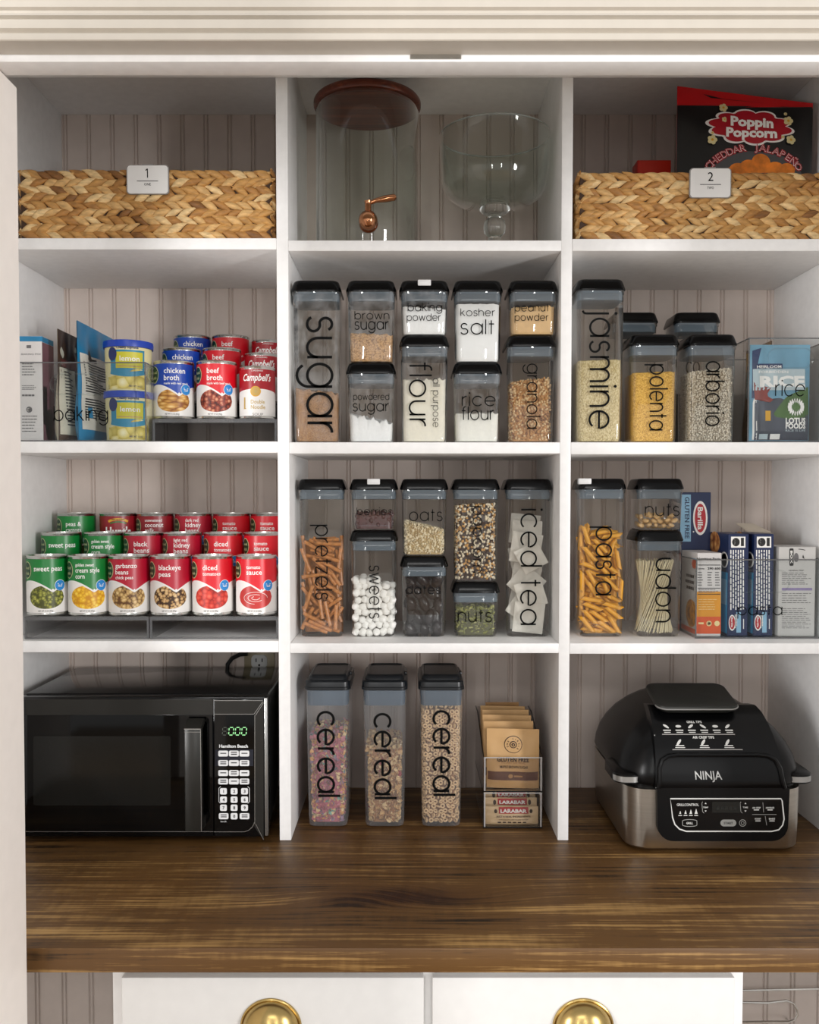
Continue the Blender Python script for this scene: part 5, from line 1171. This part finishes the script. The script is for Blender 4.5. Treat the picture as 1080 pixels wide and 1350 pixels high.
b.ball((sx, yy - .022, sz_), .0172, .0172, .0178, 0, 24, 16); b.tube([(sx, yy + .002, sz_), (sx, yy - .012, sz_)], .009, 16); b.lathe([(.0165, 0), (.0175, .003), (.0165, .006)], (sx, yy - .0005, sz_ ), 24, 0, 'y', True, True)
b.lathe([(.0075, .012), (.0058, .02), (.006, .03), (.007, .034), (.004, .0355), (.0005, .036)], (sx, yy - .022, sz_), 20); b.build('tap', COPPER, t, 40)
b = MB(); p0 = Vector((sx, yy - .022, sz_ + .03)); p1 = at(522.5, 259.5, yy - .024); b.tube([p0, p0.lerp(p1, .3) + Vector((0, 0, .002)), p0.lerp(p1, .6) + Vector((0, 0, .001)), p0.lerp(p1, .93), p1], [.0034, .0042, .0062, .0062, .003], 12); b.build('tap_lever', COPPER, t, 40)
# trifle bowl
yg = .115; gx = X_(652.5, yg, 220); zq0 = zc1; hR = Z_(179, yg) - zq0; t = thing('trifle_bowl', 'footed clear glass trifle bowl beside the drinks dispenser', 'bowl', (gx, yg, zq0))
zs_ = lambda py: Z_(py, yg) - zq0; R1 = .1055
def cat_(pts): return [(r, z) for r, z in pts]
b = MB(); hb = zs_(268)
b.lathe([(.001, hb - .002), (.035, hb - .001), (.07, hb + .006), (.089, hb + .018), (.0965, hb + .034), (.1, hb + .06), (R1 - .0015, hR - .002), (R1, hR), (R1 + .0012, hR - .002), (.1025, hb + .06), (.0992, hb + .033), (.0912, hb + .0155), (.072, hb + .0025), (.036, hb - .005), (.001, hb - .006)], (gx, yg, zq0), 64); b.build('bowl', GL2, t, 40)
b = MB(); b.lathe([(R1 - .0012 + .0016 * math.cos(a), hR - .001 + .0016 * math.sin(a)) for a in [2 * PI * i / 8 for i in range(9)]], (gx, yg, zq0), 64); b.build('rim', clear('rim_glass', '#c9d2cd', 1.8, .2, base=.08), t, 60)
SOLID = bpy.data.materials.new('solid_glass'); SOLID.use_nodes = True; pb = SOLID.node_tree.nodes['Principled BSDF']; pb.inputs['Transmission Weight'].default_value = 1; pb.inputs['Roughness'].default_value = .02; pb.inputs['IOR'].default_value = 1.48; pb.inputs['Base Color'].default_value = (.93, .97, .95, 1)
zk = hb - .006; b = MB(); b.lathe([(.0008, 0.0006), (.066, .0006), (.0665, .003), (.03, .009), (.013, .014), (.012, zk - .058), (.0195, zk - .05), (.0215, zk - .040), (.0195, zk - .029), (.0125, zk - .022), (.0125, zk - .018), (.022, zk - .014), (.0285, zk - .008), (.0295, zk - .004), (.026, zk - .0006), (.0008, zk - .0004)], (gx, yg, zq0), 40); b.build('stem', SOLID, t, 40)

# ------------------------------------------------------------------ microwave
MBK = mat('microwave_black', '#050506', .12, var=.04, spec=.38); MGL = mat('microwave_glass', '#030303', .05, var=.02, spec=.32); MGR = mat('microwave_grey', '#23221f', .3, .3); MSL = mat('microwave_silver', '#a8a8a6', .25, .9); BTN = mat('button_white', '#d6d6d6', .45); WIN = cells('window_mesh', 900, [(.2, '#1c1d1b'), (.6, '#0e0f0e')], .12, 0)
ym = -.008; mx0, mx1 = XSL + .022, X_(352.5, ym, 1010); mz0, mz1 = ZC + .008, Z_(920, ym); t = thing('microwave', 'black countertop microwave with a digital clock in the bottom left cubby', 'microwave', ((mx0 + mx1) / 2, ym, ZC))
part_box('body', t, MBK, mx0 + .002, mx1 - .001, ym + .03, .282, mz0 + .002, mz1 + .0015, bev=.004, seg=3)
for fx in (mx0 + .04, mx1 - .04):
    for fy in (ym + .05, .25): q = MB(); q.lathe([(.013, 0), (.014, .008), (.012, .0105)], (fx, fy, ZC + .0002), 16, 0, 'z', True, True); q.build('foot', MBK, t)
sx0 = X_(281.3, ym, 1000); part_box('front_frame', t, MBK, mx0, mx1, ym + .006, ym + .0305, mz0, mz1, bev=.003, seg=2)
P = pix(ym - .0002); Q = pix(ym - .0006)
b = MB(); xd0 = mx0 + .002; b.box(xd0, sx0 - .0006, ym, ym + .0062, mz0 + .002, mz1 - .002, 0, .0015, 2); b.rect(1, P, 36, -1095, 280, -943); b.rect(2, P, 34, -942.5, 281, -922); dr = b.build('door', [MBK, MGL, MGR], t, 30)
b = MB(); b.rrect(0, Q, 44, -1062, 225, -970.5, 3); b.build('window', WIN, dr)
b = MB(); b.rect(0, pix(ym - .0004), 34, -1096.7, 281, -1096); b.build('trim_line', MSL, dr)
b = MB(); hx0, hx1 = X_(243.5, ym - .03, 1000), X_(266, ym - .03, 1000); hz0, hz1 = Z_(1096, ym - .03), Z_(951, ym - .03)
b.box(hx0, hx1, ym - .034, ym - .018, hz0, hz1 - .012, 0, .003, 2); b.add([(hx0, ym - .034, hz1 - .012), (hx1, ym - .034, hz1 - .012), (hx1, ym - .006, hz1), (hx0, ym - .006, hz1), (hx0, ym - .018, hz1 - .016), (hx1, ym - .018, hz1 - .016), (hx1, ym + .0, hz1 - .006), (hx0, ym + .0, hz1 - .006)], [(0, 1, 2, 3), (4, 7, 6, 5), (0, 3, 7, 4), (1, 5, 6, 2), (2, 6, 7, 3), (0, 4, 5, 1)], 0)
b.box(hx0, hx1, ym - .02, ym + .001, hz0 + .002, hz0 + .02, 0); b.box(hx0 + .0005, hx1 - .0005, ym - .0348, ym - .0338, hz1 - .0135, hz1 - .012, 1); b.box(hx0 + .0005, hx1 - .0005, ym - .0346, ym - .034, hz1 - .0185, hz1 - .0178, 1); b.box(hx1 - .0012, hx1 - .0002, ym - .0345, ym - .0335, hz0 + .002, hz1 - .014, 1)
b.build('handle', [MGR, MSL], dr, 30)
b = MB(); b.box(sx0 + .0006, X_(348, ym, 1000), ym, ym + .0062, mz0 + .002, mz1 - .002, 0, .0012, 2); b.rect(1, P, 283, -1096, 335, -942)
b.poly([P(283, -941.5), P(335, -941.5), P(347.4, -924), P(283, -924)], 2); b.poly([P(335.5, -942), P(335.5, -1090), P(347.6, -1107.5), P(347.6, -924.5)], 2)
for a, c in (((282, -941.6), (334.8, -941.6)), ((334.8, -941.6), (346.5, -925)), ((337, -943), (347.8, -926)), ((282, -923.6), (346, -923.6)), ((336, -943), (336, -1086)), ((337, -1086), (347.6, -1107))): b.ribbon(3, Q, [a, c], .7)
b.ribbon(3, Q, [(282, -1096.6), (322, -1096.6), (328, -1094.5), (333, -1090), (335.6, -1084)], .8); b.text('Hamilton Beach', 4, Q, 289, -985.6, 5.6, 38, .03)
b.rect(5, pix(ym - .00045), 283.5, -1010, 334, -988); b.ribbon(4, Q, [(291, -1037), (288.6, -1039), (288.6, -1057), (291, -1059)], .7); b.ribbon(4, Q, [(326.5, -1037), (329, -1039), (329, -1057), (326.5, -1059)], .7); b.text('lock', 4, Q, 291, -1084, 3, 8)
cp = b.build('control_panel', [MBK, MGL, MGR, MSL, BTN, mat('panel_navy', '#0e1220', .3)], t, 30)
part_box('chrome_strip', t, MSL, X_(348.6, ym, 1000), mx1 + .0005, ym + .001, ym + .012, mz0 + .003, mz1 - .001, bev=.001)
GLO = bpy.data.materials.new('clock_green'); GLO.use_nodes = True; p_ = GLO.node_tree.nodes['Principled BSDF']; p_.inputs['Base Color'].default_value = (.02, .05, .02, 1); p_.inputs['Emission Color'].default_value = (.42, 1, .42, 1); p_.inputs['Emission Strength'].default_value = .7
GLD = mat('clock_dim', '#4a5148', .4)
b = MB(); b.rect(2, pix(ym - .0007), 291, -972, 328, -955)
segs = {'a': ((1, 10), (5, 10)), 'b': ((6, 9), (6, 6)), 'c': ((6, 4), (6, 1)), 'd': ((1, 0), (5, 0)), 'e': ((0, 1), (0, 4)), 'f': ((0, 6), (0, 9))}
for k in range(4):
    ox = 293 + k * 8.5; fq = pix(ym - .0012)
    for a, c in segs.values(): b.ribbon(1 if k == 0 else 0, lambda u, v: fq(ox + u + .08 * v, -969 + v), [(a[0], a[1]), (c[0], c[1])], 1.25 if k else .8)
    if k == 0: b.ribbon(1, lambda u, v: fq(ox + u + .08 * v, -969 + v), [(1, 5), (5, 5)], .8)
b.build('clock_display', [GLO, GLD, MGL], cp)
bw = lambda cx, cy, hw, hh, txt: None
def button(cx, cy, hw, hh, txt=None, bars=0):
    b = MB(); yy = ym - .0006; c = at(cx, cy, yy); sx_ = hw / 730; sz2 = hh / 730; b.prism([(c.x + u, c.z + v) for u, v in rring(sx_, sz2, .0025, 4)], yy - .0012, yy, 0); q = pix(yy - .0016)
    if txt: b.text(txt, 1, q, cx, -cy - 2.2, 5.6, None, .03, align='c')
    for i in range(bars): b.rect(1, q, cx - hw * .6, -cy - .5 + (1.3 if bars == 2 else 0) - i * 2.6, cx + hw * .6, -cy + .8 + (1.3 if bars == 2 else 0) - i * 2.6)
    b.build('button', [BTN, INKD], cp, 30)
for r_, y in enumerate((993.3, 1005.8, 1019, 1030)):
    for c_, x in enumerate((294.4, 308.5, 322.4)): button(x, y, 6.5, 3.9, None, 1 + (r_ + c_) % 2)
for r_, y in enumerate((1043, 1054, 1064.7)):
    for c_, x in enumerate((294.8, 308.8, 322.6)): button(x, y, 4.5, 4.2, str(r_ * 3 + c_ + 1))
button(295, 1075.8, 6.4, 4, None, 2); button(308.8, 1075.8, 4.5, 4.2, '0'); button(322.6, 1075.8, 6.4, 4, None, 2)
CORD = mat('cord_black', '#101010', .5); b = MB(); a = at(328, 866, yo); b.tube([at(326, 862, BACKY - .012), at(316, 863, BACKY - .011), at(306, 868, BACKY - .011), at(300, 876, BACKY - .012), at(300, 886, BACKY - .012), Vector((X_(306, .29, 900), BACKY - .011, mz1 - .06))], .0045, 8); o = b.build('power_cord', CORD, t)

# ------------------------------------------------------------------ two-tier clear bin with oatmeal and bars
SMK = clear('smoke_clear', '#f5f4f3', 1.0, 0, base=.03); DKE = mat('smoke_edge', '#1b1a1a', .25, var=.1)
yo0 = .058; ox0, ox1 = X_(637, yo0, 1050), X_(715.5, yo0, 1050); zf = Z_(999, yo0); zm = Z_(1044.5, yo0); yob = .265; zbk = Z_(931, yob)
def sloped_bin(label, z0, zf, zb, par=None):
    t = thing('stacking_bin', label, 'bin', ((ox0 + ox1) / 2, yo0, z0), 'stacking bins'); T = .0022; b = MB()
    b.box(ox0, ox1, yo0, yob, z0, z0 + T); b.box(ox0, ox1, yo0, yo0 + T, z0 + T, zf); b.box(ox0, ox1, yob - T, yob, z0 + T, zb)
    for x in (ox0, ox1 - T):
        pr_ = [(yo0 + T, z0 + T), (yob - T, z0 + T), (yob - T, zb), (yo0 + (yob - yo0) * .75, zb), (yo0 + T, zf)]; n = len(pr_)
        b.add([(x, y, z) for y, z in pr_] + [(x + T, y, z) for y, z in pr_], [tuple(range(n)), tuple(range(2 * n - 1, n - 1, -1))] + [(i, (i + 1) % n, n + (i + 1) % n, n + i) for i in range(n)])
    b.build('bin_body', SMK, t, 30); b = MB()
    for x in (ox0 + .0011, ox1 - .0011): b.tube([(x, yo0, zf), (x, yo0 + (yob - yo0) * .75, zb), (x, yob, zb)], .0014, 6); b.tube([(x, yo0, z0 + .001), (x, yob, z0 + .001)], .0012, 6)
    b.tube([(ox0, yo0 + .001, z0 + .0012), (ox1, yo0 + .001, z0 + .0012)], .0015, 6); b.build('dark_edge', DKE, t)
    b = MB(); b.tube([(ox0 + .001, yo0, zf), (ox1 - .001, yo0, zf)], .0011, 6)
    for x in (ox0 + .003, ox1 - .003): b.tube([(x, yo0 - .0003, z0 + .003), (x, yo0 - .0003, zf)], .0015, 6)
    b.build('front_edge', clear('edge_clear', '#e8e8e6', 2.2, .35, base=.1), t); return t
sloped_bin('lower clear stacking bin with snack bars, on the counter', ZC + .0015, zm - .0016, zm - .0016)
sloped_bin('upper clear stacking bin full of oatmeal packets', zm, zf, zbk)
KR = mat('packet_kraft', '#c9a06c', .55, var=.06, scale=20); KR2 = mat('packet_kraft_dark', '#a67c4d', .55, var=.08); KBR = mat('packet_brown', '#5b3526', .5); KTX = mat('packet_ink', '#3a2618', .55)
zp0 = zm + .0032; tops_ = ((961, .075), (951, .100), (943, .125), (936, .150), (931, .175), (926, .20))
for i, (py, y) in enumerate(tops_):
    xa, xb = ((642, 711), (636.5, 703), (634, 700), (636, 697), (631, 692), (640, 684))[i]; x0, x1 = X_(xa, y, 1000), X_(xb, y, 1000); x0 = max(x0, ox0 + .004); x1 = min(x1, ox1 - .004); ht = Z_(py, y) - zp0; b = MB()
    F = pouch(b, ((x0 + x1) / 2, y + .002, zp0), (1, 0, -.02 + .02 * (i % 2)), (0, -1, 0), (0, 0, 1), x1 - x0, ht, .013, 0, 1, .0008, 40 + i, .9)
    if i == 0:
        b.rect(2, F(1), -.96, .14, .96, .285, 14, 4); b.text('GLUTEN FREE', 3, F(3), -.62, .455, .105, 1.22, .03); b.text('INSTANT OATMEAL', 1, F(3), -.46, .42, .06, .92, .01); b.text('MAPLE BROWN SUGAR', 3, F(3), -.5, .345, .062, 1.06, .015); b.ell(1, F(2), -.1, .21, .09, .035); b.rect(1, F(2), .03, .195, .35, .22, 3, 1)
        b.ell(3, F(1), 0, .74, .345, .145); b.ell(0, F(2), 0, .74, .32, .133); b.ell(3, F(3), 0, .74, .14, .06); b.ell(0, F(4), 0, .74, .105, .045); b.ell(3, F(5), 0, .74, .07, .03); b.ell(0, F(6), 0, .74, .025, .011)
        for k, ch in enumerate('ONE CIRCLE'):
            if ch == ' ': continue
            a = math.radians(200 - 27 * k); vs, fs, w_ = text_geo(ch, .02, 0); f = F(3); sc = .085
            b.add([f(.225 * math.cos(a) + ((x - w_ / 2) * sc * math.sin(a) + (y2 - .35) * sc * math.cos(a)), .74 + .43 * (.225 * math.sin(a) + (-(x - w_ / 2) * sc * math.cos(a) + (y2 - .35) * sc * math.sin(a)))) for x, y2 in vs], fs, 3)
    elif i == 1: b.rect(2, F(1), -.98, .14, .98, .27, 12, 3)
    lab = ('kraft gluten free oatmeal packet at the front of the upper stacking bin', 'kraft oatmeal packet second from the front of the upper stacking bin', 'kraft oatmeal packet third from the front of the upper stacking bin', 'kraft oatmeal packet fourth from the front of the upper stacking bin', 'kraft oatmeal packet fifth from the front of the upper stacking bin', 'brown topped packet at the back of the upper stacking bin')[i]
    o = b.build('oatmeal_packet', [KR if i < 5 else KR2, KR2, KBR, KTX], None, 60, ((x0 + x1) / 2, y, zp0)); tag(o, lab, 'packet', 'oatmeal packets')
BRC = mat('bar_wrapper_cream', '#d9bd95', .4, var=.06); BRR = mat('bar_wrapper_red', '#b01e24', .4); zb0 = ZC + .0042
for i, (y, dz, lab) in enumerate(((.068, 0, 'cream and red snack bar at the front of the lower stacking bin'), (.088, .010, 'snack bar second from the front of the lower stacking bin'), (.108, .018, 'snack bar third from the front of the lower stacking bin'))):
    x0, x1 = ox0 + .006, ox1 - .006; b = MB(); hh = .034
    F = pouch(b, ((x0 + x1) / 2, y + .006, zb0), (1, 0, 0), (0, -1, 0), (0, 0, 1), x1 - x0, hh + dz, .014, 0, 0, .0006, 70 + i, .95)
    k = hh / (hh + dz); s0 = 1 - k
    b.rect(1, F(1), -.5, s0 + k * .62, .62, s0 + k * .96, 8, 3); b.text('LARABAR', 2, F(2), -.44, s0 + k * .68, .24 * k, 1.0, .04)
    b.text('JUST 4 REAL INGREDIENTS', 3, F(1), -.6, s0 + k * .42, .125 * k, 1.3, .02); b.text('CHOCOLATE CHIP COOKIE DOUGH', 3, F(1), -.5, s0 + k * .27, .085 * k, 1.1, .01)
    for q in range(6): b.rect(3, F(1), -.55 + q * .19, s0 + k * .12, -.42 + q * .19, s0 + k * .19, 1, 1)
    for q in (-.62, .72): b.ell(3, F(1), q, s0 + k * .75, .06, .11, 10, 2)
    o = b.build('snack_bar', [BRC, BRR, INKW, KTX], None, 60, ((x0 + x1) / 2, y, zb0)); tag(o, lab, 'snack bar', 'snack bars')

# ------------------------------------------------------------------ indoor grill
STEEL = mat('brushed_steel', '#b5aea4', .3, 1, var=.06, scale=14, stretch=(.3, .3, 30)); GBK = mat('grill_black', '#060607', .27, var=.05, spec=.24); GGL = mat('grill_gloss', '#060607', .1, spec=.45); GSV = mat('grill_silver', '#a9a8a5', .3, .7); GWH = mat('grill_print', '#c9c8c4', .5)
gy0 = -.062; gx0, gx1 = X_(824, gy0 + .012, 1085), X_(1059.5, gy0 + .012, 1085); gcx = (gx0 + gx1) / 2; ghx = (gx1 - gx0) / 2; ghy = .158; gcy = gy0 + ghy; zb1 = Z_(1041, gy0)
t = thing('indoor_grill', 'black domed indoor grill with a stainless base in the bottom right cubby', 'grill', (gcx, gcy, ZC))
b = MB(); b.rbox(gcx, gcy, [(ZC + .0006, ghx - .022, ghy - .02, .03), (ZC + .006, ghx - .016, ghy - .014, .034), (ZC + .0065, ghx - .006, ghy - .005, .038), (ZC + .010, ghx - .003, ghy - .002, .04), (ZC + .05, ghx - .001, ghy - .001, .042), (zb1, ghx, ghy, .042)], 0, 8); b.build('base', STEEL, t, 40)
b = MB(); b.rbox(gcx, gcy, [(zb1 + .0002, ghx - .006, ghy - .006, .04), (zb1 + .006, ghx - .006, ghy - .006, .04)], 0, 8); b.build('base_rim', GBK, t, 40)
zt0 = Z_(930, gy0 + .06); dz = [0, .012, .03, .055, .08, .1, .115, .123, .127]; fr = [1.02, 1.03, 1.01, .94, .84, .71, .56, .42, .28]; Hd = zt0 - zb1 - .006
prof = [(zb1 + .0065 + Hd * k, f) for k, f in ((0, .985), (.05, 1.0), (.2, .985), (.36, .945), (.52, .875), (.68, .775), (.82, .65), (.92, .53), (.975, .44), (1, .36))]
def gy(f): return ghy * (f ** .8)
b = MB(); b.rbox(gcx, gcy, [(z, (ghx + .004) * f, gy(f) + .002, .05 * f + .012) for z, f in prof], 0, 8); ld = b.build('lid', GBK, t, 40)
# sloping centre section of the lid
def slope(s):
    """front centre line of the lid: s 0..1 from the rim to the top"""
    n = len(prof) - 1; q = min(n - 1e-6, s * n); i = int(q); f = q - i; z = prof[i][0] * (1 - f) + prof[i + 1][0] * f; ff = prof[i][1] * (1 - f) + prof[i + 1][1] * f
    return gcy - (gy(ff) + .002), z
xa0, xa1 = X_(861, gy0, 1045), X_(1036, gy0, 1045)
def FS(k):
    def fn(u, s):
        y, z = slope(max(0, min(1, s))); m = (xa0 + xa1) / 2; h = (xa1 - xa0) / 2 * (1 - .17 * s) ; return Vector((m - .012 * s + u * h, y - .011 - .0006 * k + .012 * max(0, s - .8) * 3, z))
    return fn
b = MB(); S_ = FS(0); us = [i / 10 - 1 for i in range(21)]; vv = [i / 24 * .93 for i in range(25)]
b.grid(S_, us, vv, 0); bk = lambda u, s: S_(u, s) + Vector((0, .03, -.004)); b.grid(bk, us[::-1], vv, 0)
for u in (-1, 1):
    vs = [S_(u, s) for s in vv] + [bk(u, s) for s in vv]; n = len(vv); b.add(vs, [((i, n + i, n + i + 1, i + 1) if u < 0 else (i, i + 1, n + i + 1, n + i)) for i in range(n - 1)], 0)
b.add([S_(u, vv[-1]) for u in us] + [bk(u, vv[-1]) for u in us], [(i, i + 1, 22 + i, 21 + i) for i in range(20)], 0)
# raised brow around the logo field
bp_ = [(-.94, .01), (-.94, .14), (-.94, .27), (-.9, .34), (-.8, .375)] + [(-.8 + .16 * i, .385) for i in range(1, 10)] + [(.8, .375), (.9, .34), (.94, .27), (.94, .14), (.94, .01)]
b.tube([FS(3)(*p) for p in bp_], .0042, 8, 0)
b.ribbon(1, FS(1), [(-.985, 0), (-.985, .55)], .012)
o = b.build('lid_panel', [GBK, GSV], ld, 40)
b = MB(); f = FS(3); b.text('NINJA', 0, f, -.40, .165, .115, .42, .012, -.06); b.build('logo', GSV, o)
b = MB(); f = FS(2); b.text('GRILL TIPS', 0, f, -.40, .655, .030, .26, .03)
for k in range(6):
    u = -.82 + k * .21; b.ell(0, f, u + .05, .625, .05, .012, 10, 1, .3 * (k % 3 - 1)); b.rect(0, f, u - .01, .585, u + .12, .595); b.rect(0, f, u, .568, u + .11, .575)
b.rect(1, f, -.86, .55, .36, .558); b.text('AIR CRISP TIPS', 0, f, -.36, .52, .028, .36, .03)
for k in range(3): u = -.6 + k * .4; b.ell(0, f, u, .488, .05, .014, 10, 1, .5); b.rect(0, f, u - .06, .458, u + .08, .466); b.rect(0, f, u - .07, .443, u + .09, .449)
b.rect(1, f, -.72, .425, .42, .433); b.build('tips_print', [GWH, GRY], o)
# control panel over the front of the base
yp_ = gy0 - .010; zq1, zq2 = Z_(1109, yp_), zb1 + .006; x0, x1 = X_(866, yp_, 1070), X_(1041, yp_, 1070)
def tub_(k, r): 
    cx_, hw = (x0 + x1) / 2, (x1 - x0) / 2 * k; pts = [(cx_ + hw, zq2), (cx_ - hw, zq2)]
    pts += [(cx_ - hw * .985 + r - r * math.cos(a), zq1 + r - r * math.sin(a)) for a in [PI / 2 * i / 8 for i in range(9)]] + [(cx_ + hw * .985 - r + r * math.sin(a), zq1 + r - r * math.cos(a)) for a in [PI / 2 * i / 8 for i in range(9)]]
    return pts
b = MB(); b.prism(tub_(1, .028), yp_, gy0 + .02, 0); cpn = b.build('control_panel', GBK, t, 40); P = pix(yp_ - .0004); Q = pix(yp_ - .0008); b = MB()
out = [(884, -1053), (1030, -1053), (1031.5, -1056), (1034, -1080), (1032, -1088), (1027, -1094), (1018, -1096), (905, -1096), (896, -1093), (890, -1087), (887, -1078)]
b.poly([P(*p) for p in out[::-1]], 1); b.ribbon(0, Q, out, 1.7, True)
b.text('GRILLCONTROL', 0, Q, 892.5, -1062.5, 4.6, 29, .015); b.rrect(2, Q, 939, -1071.5, 976, -1057, 1); b.rrect(3, Q, 950, -1089.5, 971, -1080.5, 4.4); b.text('START', 4, pix(yp_ - .0012), 960.5, -1086.5, 4, 12, .02, align='c')
b.ribbon(3, Q, [(979.3 + 4.3 * math.cos(a), -1085 + 4.3 * math.sin(a)) for a in [i * PI / 10 for i in range(21)]], .8); b.ribbon(3, Q, [(979.3 + 2 * math.cos(a), -1085 + 2 * math.sin(a)) for a in [i * PI / 8 for i in range(17)]], .7)
b.ribbon(3, Q, [(909.5 + 9.5 * max(-1, min(1, 1.4 * math.cos(a))), -1085 + 4.6 * math.sin(a)) for a in [i * PI / 14 for i in range(28)]], .8, True); b.text('GRILL', 0, Q, 909.5, -1086.6, 4, 9, .02, align='c')
for k, x in enumerate((897, 904, 911, 918)): b.poly([Q(x - 1.2 - .3 * k, -1073), Q(x + 1.2 + .3 * k, -1073), Q(x + .6, -1070 + .7 * k), Q(x, -1069 + k)], 0); b.rect(0, Q, x - 2.5, -1075.6, x + 2.5, -1074.6)
for x in (930.5, 983): b.ribbon(3, Q, [(x - 4 if x < 950 else x - 6, -1057), (x - 5 if x < 950 else x - 7, -1059), (x - 4 if x < 950 else x - 6, -1070), (x - 2 if x < 950 else x - 4, -1072)], .7); b.poly([Q(x - 1.4, -1060), Q(x + 1.4, -1060), Q(x, -1058)], 0); b.text('TEMP' if x < 950 else 'TIME', 0, Q, x, -1065.5, 3, 7, .01, align='c'); b.poly([Q(x - 1.4, -1068.5), Q(x, -1070.5), Q(x + 1.4, -1068.5)], 0)
for w_, x, y in (('AIR CRISP', 997.5, 1066), ('DEHYDRATE', 1015.5, 1066), ('ROAST', 999.5, 1080.5), ('BAKE', 1018, 1080.5)): b.text(w_, 0, Q, x, -y, 3, 11 if len(w_) > 5 else 8, .02, align='c'); b.rect(0, Q, x - 3.5, -y - 2.3, x + 3.5, -y - 1.2)
b.ribbon(3, Q, [(1006, -1058), (1007, -1071)], .6); b.ribbon(3, Q, [(1009, -1076), (1011, -1088)], .6); b.ribbon(3, Q, [(992, -1073.8), (1024, -1073.8)], .6)
for x in range(5): b.text('8', 5, pix(yp_ - .0012), 945 + x * 5.6, -1067.5, 6, 3.6, -.02)
b.build('control_face', [GWH, GGL, mat('grill_display', '#1b1c1a', .15), mat('panel_grey', '#8d8c88', .45), INKD, mat('segment_dark', '#2b2c29', .4)], cpn, 30)
# handles
b = MB(); hy = .055; hw0, hw1 = X_(851, hy, 915), X_(962, hy - .03, 925); zh = Z_(906, hy)
M_ = Matrix.Translation(((hw0 + hw1) / 2, .018, zh - .010)) @ Matrix.Rotation(math.radians(13), 4, 'X'); L2 = (hw1 - hw0) / 2
b.loft([[M_ @ Vector((x, y, z)) for x, y in rring(L2 * k, .052 * k2, .018, 6)] for z, k, k2 in ((-.009, .9, .9), (-.004, .985, .98), (.0, 1, 1), (.004, .985, .97), (.0065, .93, .88))], 0)
pts = [M_ @ Vector((x, y, 0)) for x, y in rring(L2, .052, .018, 6)]; b.tube([p for p in pts[14:]], .0014, 6, 1)
b.box((hw0 + hw1) / 2 - L2 * .72, (hw0 + hw1) / 2 + L2 * .78, -.012, .05, zh - .034, zh - .016, 0, .006); b.build('handle', [mat('handle_grey', '#22221f', .4, .2), GSV], ld, 40)
for sg in (-1, 1):
    b = MB(); cx_ = gcx + sg * (ghx - .008); zz = Z_(1024, gy0 + .03); b.rbox(cx_, gcy - .095, [(zz - .008, .022, .05, .02), (zz - .006, .026, .054, .022), (zz + .009, .026, .054, .022), (zz + .012, .022, .05, .02)], 0, 8)
    rr_ = [(cx_ + x, gcy - .095 + y) for x, y in rring(.0263, .0543, .022, 8)]; 
    seg_ = [p for p in rr_ if p[1] < gcy - .095 + .01 and sg * (p[0] - cx_) > -.03]; b.add([(x, y, zz - .004) for x, y in seg_] + [(x, y, zz + .006) for x, y in seg_], [(i, i + 1, len(seg_) + i + 1, len(seg_) + i) for i in range(len(seg_) - 1)], 1)
    b.build('side_handle', [GBK, GSV], ld, 40)
